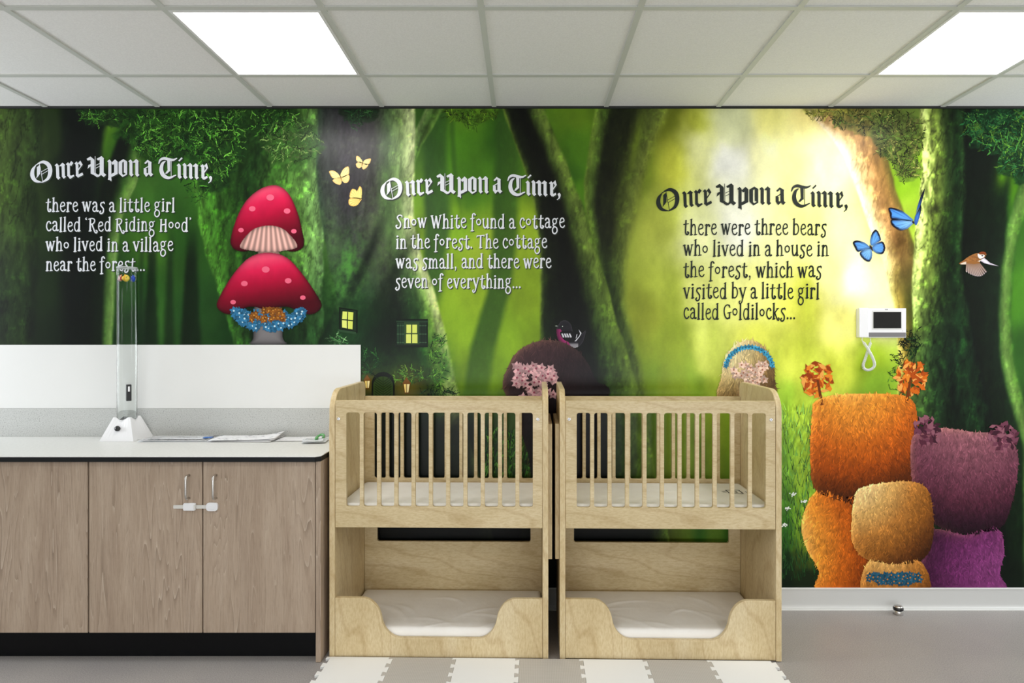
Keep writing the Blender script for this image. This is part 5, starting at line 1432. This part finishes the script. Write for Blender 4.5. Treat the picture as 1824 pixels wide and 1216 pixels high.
# ------------------------------------------------------------------ bunk cribs
CW, CDEP, CH = .986, .512, 1.2155
TH_ = .025
def side_outline():
    pts = [(0, .004), (CDEP, .004)]
    r1, r2 = .035, .105
    for k in range(7):
        a = R(90 * k / 6); pts.append((CDEP - r1 + r1 * math.cos(a), CH - r1 + r1 * math.sin(a)))
    for k in range(1, 13):
        a = R(90 + 90 * k / 12); pts.append((r2 + r2 * math.cos(a), CH - .006 - r2 + r2 * math.sin(a)))
    return pts
X0G, PITCH, SLW = .076, .0780, .0605
def slots(z0, z1):
    return [rrect(X0G + PITCH * k, z0, X0G + PITCH * k + SLW, z1, .010, 4) for k in range(11)]
def scoop_outline():
    x0, x1, zt, zb = .026, CW - .026, .271, .092
    pts = [(x0, .006), (x1, .006), (x1, zt)]
    def s_curve(xa, za, xb, zb_):
        out = []
        # two tangent quarter arcs
        for k in range(25):
            a = math.pi * k / 24
            if a <= math.pi / 2:
                fx, fz = math.sin(a) / 2, (1 - math.cos(a)) / 2
            else:
                fx, fz = 1 - math.sin(a) / 2, (1 - math.cos(a)) / 2
            fx = fx * .86 + fz * .14
            out.append((xa + (xb - xa) * fx, za + (zb_ - za) * fz))
        return out
    pts += s_curve(.838, zt, .672, zb)
    pts += s_curve(.322, zb, .148, zt)
    pts += [(x0, zt)]
    return pts

def mattress_mesh(w, d, h, seed, wr):
    rng = np.random.RandomState(seed)
    nx, ny = 90, 48
    xs = np.linspace(0, w, nx + 1); ys = np.linspace(0, d, ny + 1)
    X, Y = np.meshgrid(xs, ys)
    e = np.minimum(np.minimum(X, w - X), np.minimum(Y, d - Y))
    rr = .022
    q = np.clip(e / rr, 0, 1)
    Z = h - rr * (1 - np.sqrt(np.clip(1 - (1 - q) ** 2, 0, 1)))
    W = np.zeros_like(X)
    for k in range(9):
        cx, cy = rng.uniform(.15 * w, .85 * w), rng.uniform(.05 * d, .75 * d)
        a = R(rng.uniform(-50, -12)) if k % 3 else R(rng.uniform(15, 40))
        u = (X - cx) * math.cos(a) + (Y - cy) * math.sin(a)
        v = -(X - cx) * math.sin(a) + (Y - cy) * math.cos(a)
        L = rng.uniform(.06, .16); s = rng.uniform(.006, .012)
        v = v + .25 * u * u / L
        W += rng.uniform(.5, 1) * np.exp(-(v / s) ** 2 - (u / L) ** 2)
    Z = Z + wr * W * q
    verts = list(zip(X.ravel(), Y.ravel(), Z.ravel()))
    faces = []
    for j in range(ny):
        for i in range(nx):
            a = j * (nx + 1) + i
            faces.append((a, a + 1, a + nx + 2, a + nx + 1))
    edge = [i for i in range(nx + 1)] + [j * (nx + 1) + nx for j in range(1, ny + 1)] + [ny * (nx + 1) + i for i in range(nx - 1, -1, -1)] + [j * (nx + 1) for j in range(ny - 1, 0, -1)]
    b0 = len(verts)
    for a in edge:
        verts.append((verts[a][0], verts[a][1], 0))
    for i, a in enumerate(edge):
        j = (i + 1) % len(edge)
        faces.append((edge[j], a, b0 + i, b0 + j))
    faces.append(tuple(b0 + i for i in range(len(edge) - 1, -1, -1)))
    me = bpy.data.meshes.new('mattress')
    me.from_pydata([tuple(map(float, p)) for p in verts], [], faces)
    for p in me.polygons: p.use_smooth = len(p.vertices) == 4
    return me

def bolt_mesh():
    prof = [(.0, -.0015), (.0035, -.0015), (.0038, -.004), (.0062, -.004), (.0072, -.003), (.0078, .0), (.0078, .001)]
    v, f = lathe([(max(a, .0001), b) for a, b in prof], 20, False)
    me = bpy.data.meshes.new('bolt')
    me.from_pydata([(x, z, y) for x, y, z in v], [], f)
    for p in me.polygons: p.use_smooth = True
    me.materials.append(M['chrome'])
    return me

crib = empty('bunk_crib', (-.881, 2.827, 0), R(-1.0))
ps = side_outline()
obj('side_panel', plate_mesh(ps, [], TH_, .003, YZ(TH_ / 2)), [M['ply_v'], M['edge_x']], crib)
obj('side_panel', plate_mesh(ps, [], TH_, .003, YZ(CW - TH_ / 2)), [M['ply_v'], M['edge_x']], crib)
gate = obj('front_gate', plate_mesh(rrect(.0262, .588, CW - .0262, 1.160, .003, 2), slots(.682, 1.105), .018, .0018, XZ(.013)), [M['ply_h'], M['edge_y']], crib)
BME = bolt_mesh()
for bx_ in (.042, CW - .047):
    b = bpy.data.objects.new('bolt', BME); COL.objects.link(b); b.parent = gate; b.location = (bx_, .004, 1.077)
    tag(b, 'chrome bolt head')
obj('back_panel', plate_mesh(rrect(.0255, .03, CW - .0255, 1.138, .003, 2), slots(.705, 1.085) + [rrect(.092, .372, .902, .53, .010, 4)], .018, .0018, XZ(CDEP - .0095)), [M['ply_h'], M['edge_y']], crib)
obj('lower_front', plate_mesh(scoop_outline(), [], .022, .0022, XZ(.0135)), [M['ply_v'], M['edge_y']], crib)
box('upper_base', (.026, .023, .602), (CW - .026, CDEP - .020, .619), M['ply_h'], crib)
box('lower_base', (.026, .026, .030), (CW - .026, CDEP - .020, .046), M['ply_h'], crib)
for x0, x1 in ((-.0185, -.0006), (CW + .0006, CW + .0185)):
    me = plate_mesh(rrect(.055, .432, CDEP - .03, 1.050, .004, 2), [], x1 - x0, .0015, YZ((x0 + x1) / 2))
    obj('slide_rail', me, [M['ply_v'], M['edge_x']], crib)
tag(crib, 'pale plywood two-tier crib nearest the worktop, standing behind the foam mats', 'crib', 'plywood two-tier cribs')
crib2 = copy_tree(crib)
crib2.location = (.156, 2.811, 0)
crib2.rotation_euler = (0, 0, R(-1.15))
tag(crib2, 'pale plywood two-tier crib on the intercom side, its upper mattress marked with a black print', 'crib', 'plywood two-tier cribs')

MW, MD = CW - .056, CDEP - .052
def put_mattress(cr, z, h, seed, wr, label, y0=.026):
    o = obj('mattress', mattress_mesh(MW, MD, h, seed, wr), M['sheet'])
    off = Matrix.Rotation(cr.rotation_euler.z, 3, 'Z') @ Vector((.028, y0, 0))
    o.location = (cr.location.x + off.x, cr.location.y + off.y, z)
    o.rotation_euler = cr.rotation_euler
    tag(o, label, 'mattress', 'white crib mattresses')
    return o
put_mattress(crib, .6195, .070, 1, .0012, 'smooth white mattress on the upper tier of the crib nearest the worktop')
put_mattress(crib, .0465, .078, 2, .0050, 'creased white mattress on the lower tier of the crib nearest the worktop', .029)
mu = put_mattress(crib2, .6195, .070, 3, .0015, 'white mattress with a black square print, on the upper tier of the intercom-side crib')
put_mattress(crib2, .0465, .078, 5, .0050, 'creased white mattress on the lower tier of the intercom-side crib', .029)
# black square print on the corner of the upper mattress
M['ink'] = mat('black_ink', S(40, 38, 40), .7)
def flat_rects(name, rects, z, m, parent):
    vv, ff = [], []
    for (x0, y0, x1, y1) in rects:
        b = len(vv)
        vv += [(x0, y0, z), (x1, y0, z), (x1, y1, z), (x0, y1, z)]
        ff.append((b, b + 1, b + 2, b + 3))
    return pydata(name, vv, ff, m, parent)
def frame_rects(x0, y0, x1, y1, t):
    return [(x0, y0, x1, y0 + t), (x0, y1 - t, x1, y1), (x0, y0 + t, x0 + t, y1 - t), (x1 - t, y0 + t, x1, y1 - t)]
px_, py_ = .765, .215
rects = frame_rects(px_ + .035, py_, px_ + .105, py_ + .075, .006) + frame_rects(px_ + .058, py_ + .022, px_ + .082, py_ + .053, .004)
rects += [(px_ + .012, py_ + .03, px_ + .030, py_ + .036), (px_ + .012, py_ + .05, px_ + .030, py_ + .055), (px_ + .125, py_ + .0, px_ + .128, py_ + .05), (px_ + .134, py_ - .01, px_ + .138, py_ + .02)]
flat_rects('printed_mark', rects, .0712, M['ink'], mu)

# ------------------------------------------------------------------ foam floor mats
ang = math.atan2(2.786 - 2.825, 1.142 + .881)
O = Vector((-.888, 2.822, 0))
ex = Vector((math.cos(ang), math.sin(ang), 0)); ey = Vector((math.sin(ang), -math.cos(ang), 0))
ML = .2822
def edge_profile(flip):
    pts = [(0.0, 0.0)]
    pitch = ML / 4
    for k in range(4):
        s = pitch * k + pitch * .25
        d = .018 * (1 if (k + flip) % 2 == 0 else 1)
        pts += [(0, s), (d, s - .006), (d, s + pitch * .5 + .006), (0, s + pitch * .5)]
    pts.append((0, ML))
    return pts
def mat_mesh(i):
    g = .0004
    L = [(x + g, s) for x, s in edge_profile(0)]
    Rr = [(x + ML - g, s) for x, s in edge_profile(0)]
    front = []
    pitch = ML / 4
    for k in range(4):
        s = pitch * k + pitch * .25
        front += [(s, ML), (s - .006, ML + .018), (s + pitch * .5 + .006, ML + .018), (s + pitch * .5, ML)]
    ol = L + front + Rr[::-1]
    return plate_mesh(ol, [], .012, .0008, Matrix(((1, 0, 0, 0), (0, -1, 0, 0), (0, 0, 1, .0065), (0, 0, 0, 1))))
where = ('at the cabinet end of the row', 'second from the cabinet end of the row', 'third from the cabinet end of the row',
         'in the middle of the row, before the gap between the cribs', 'third from the open-floor end of the row', 'second from the open-floor end of the row', 'at the open-floor end of the row')
for i in range(7):
    m = M['mat_white'] if i % 2 == 0 else M['mat_grey']
    o = obj('foam_mat', mat_mesh(i), [m, m])
    p = O + ex * (ML * i) + ey * .004
    o.location = p; o.rotation_euler = (0, 0, ang)
    tag(o, '%s foam puzzle mat %s' % ('white' if i % 2 == 0 else 'grey', where[i]), 'floor mat', 'foam puzzle mats in front of the cribs')

# ------------------------------------------------------------------ wall intercom
IX, IY, IZ = at(1566.5, WALL), WALL - .001, EYE - (574.5 - 610) * WALL / FPX
r = empty('wall_intercom', (IX, IY, IZ))
sc_ = WALL / FPX * .992
def ip(name, x0, y0, x1, y1, d0, d1, m, rad=.003, bev=.0015):
    """pixel box measured on the intercom, given depth d0..d1 out from the wall"""
    a, b = (x0 - 1566.5) * sc_, (x1 - 1566.5) * sc_
    c, d = (574.5 - y1) * sc_, (574.5 - y0) * sc_
    me = plate_mesh(rrect(a, c, b, d, rad, 3), [], d1 - d0, bev, XZ(-(d0 + d1) / 2))
    return obj(name, me, [m, m], r)
ip('body', 1541.2, 549, 1609, 601.5, 0.0, .026, M['white_plastic'])
ip('handset_cradle', 1524.5, 549.5, 1541.0, 601, 0.0, .016, M['white_plastic'])
tag(ip('handset', 1523.8, 548.3, 1540.6, 601.2, .0165, .036, M['white_plastic'], .004, .003), 'white telephone handset')
tag(ip('screen_surround', 1548.2, 553.4, 1601.6, 586.6, .0262, .0275, M['white_panel'], .002, .0004), 'pale frame around the screen')
tag(ip('screen', 1550.2, 555.6, 1599.8, 584.8, .0276, .0288, mat('screen_black', S(12, 12, 13), .12), .001, .0004), 'black glass screen')
M['bar'] = mat('button_bar_grey', S(120, 118, 120), .3)
tag(ip('button_bar', 1542.2, 592.2, 1608.2, 600.2, .0262, .0280, M['bar'], .001, .0005), 'grey touch button strip')
for x in (1572.0, 1574.0, 1575.6):
    ip('camera_dot', x - .6, 550.8, x + .6, 552.0, .0261, .0268, M['black_plastic'], .0006, .0002)
ip('indicator', 1602.2, 588.9, 1603.2, 589.9, .0261, .0268, M['bar'], .0006, .0002)
# coiled cord
ctrl = [(1531, 600, .028), (1530.3, 606, .026), (1533, 609.5, .024), (1541, 622, .026), (1549, 636, .024), (1554, 649, .018), (1551, 656.5, .014), (1543, 659.5, .012),
        (1536, 656, .012), (1535, 649, .013), (1539, 637, .014), (1543, 625, .013), (1547, 613, .014), (1548, 608, .014), (1547.3, 601.5, .014)]
def catmull(P, n=10, closed=False):
    P = [np.array(p, float) for p in P]
    Q = ([P[-1]] + P + P[:2]) if closed else ([2 * P[0] - P[1]] + P + [2 * P[-1] - P[-2]])
    out = []
    m = len(P) if closed else len(P) - 1
    for i in range(m):
        p0, p1, p2, p3 = Q[i:i + 4]
        for k in range(n):
            t = k / n
            out.append(.5 * ((2 * p1) + (-p0 + p2) * t + (2 * p0 - 5 * p1 + 4 * p2 - p3) * t * t + (-p0 + 3 * p1 - 3 * p2 + p3) * t ** 3))
    if not closed: out.append(P[-1])
    return out
path = np.array(catmull(ctrl, 60))
path = np.stack([(path[:, 0] - 1566.5) * sc_, -path[:, 2], (574.5 - path[:, 1]) * sc_], 1)
seg = np.linalg.norm(np.diff(path, axis=0), axis=1); cum = np.r_[0, np.cumsum(seg)]
tot = cum[-1]
ns = 1500
ss = np.linspace(0, tot, ns)
cen = np.stack([np.interp(ss, cum, path[:, k]) for k in range(3)], 1)
tan = np.gradient(cen, axis=0); tan /= np.linalg.norm(tan, axis=1, keepdims=True)
ref = np.array([0, 1.0, 0])
n1 = np.cross(tan, ref); n1 /= np.linalg.norm(n1, axis=1, keepdims=True); n2 = np.cross(tan, n1)
amp = .0062 * np.clip((ss - .026) / .010, 0, 1) * np.clip((tot - .020 - ss) / .010, 0, 1)
ph = ss / .0052 * 2 * np.pi
hel = cen + n1 * (amp * np.cos(ph))[:, None] + n2 * (amp * np.sin(ph))[:, None]
v, f = tube_mesh([tuple(p) for p in hel], .0017, 6)
tag(pydata('cord', v, f, M['white_plastic'], r, True), 'white coiled handset cord hanging in a loop')
tag(r, 'white video door intercom with a black screen on the painted wall', 'intercom')

# ------------------------------------------------------------------ door stop on the floor
r = empty('door_stop', (at(1600, 3.285), 3.285, 0))
def cap(name, prof, m):
    v, f = lathe(prof, 28)
    return pydata(name, v, f, m, r, True)
cap('base', [(.0215, .0005), (.0225, .002), (.0225, .022), (.021, .0235)], M['steel'])
tag(cap('rubber_ring', [(.0235, .0236), (.0248, .026), (.0248, .034), (.0235, .0365)], M['black_plastic']), 'black rubber ring')
cap('cap', [(.0215, .0366), (.0215, .042), (.018, .0455), (.008, .047)], M['steel'])
tag(r, 'small steel door stop with a black rubber ring on the floor by the skirting', 'door stop')
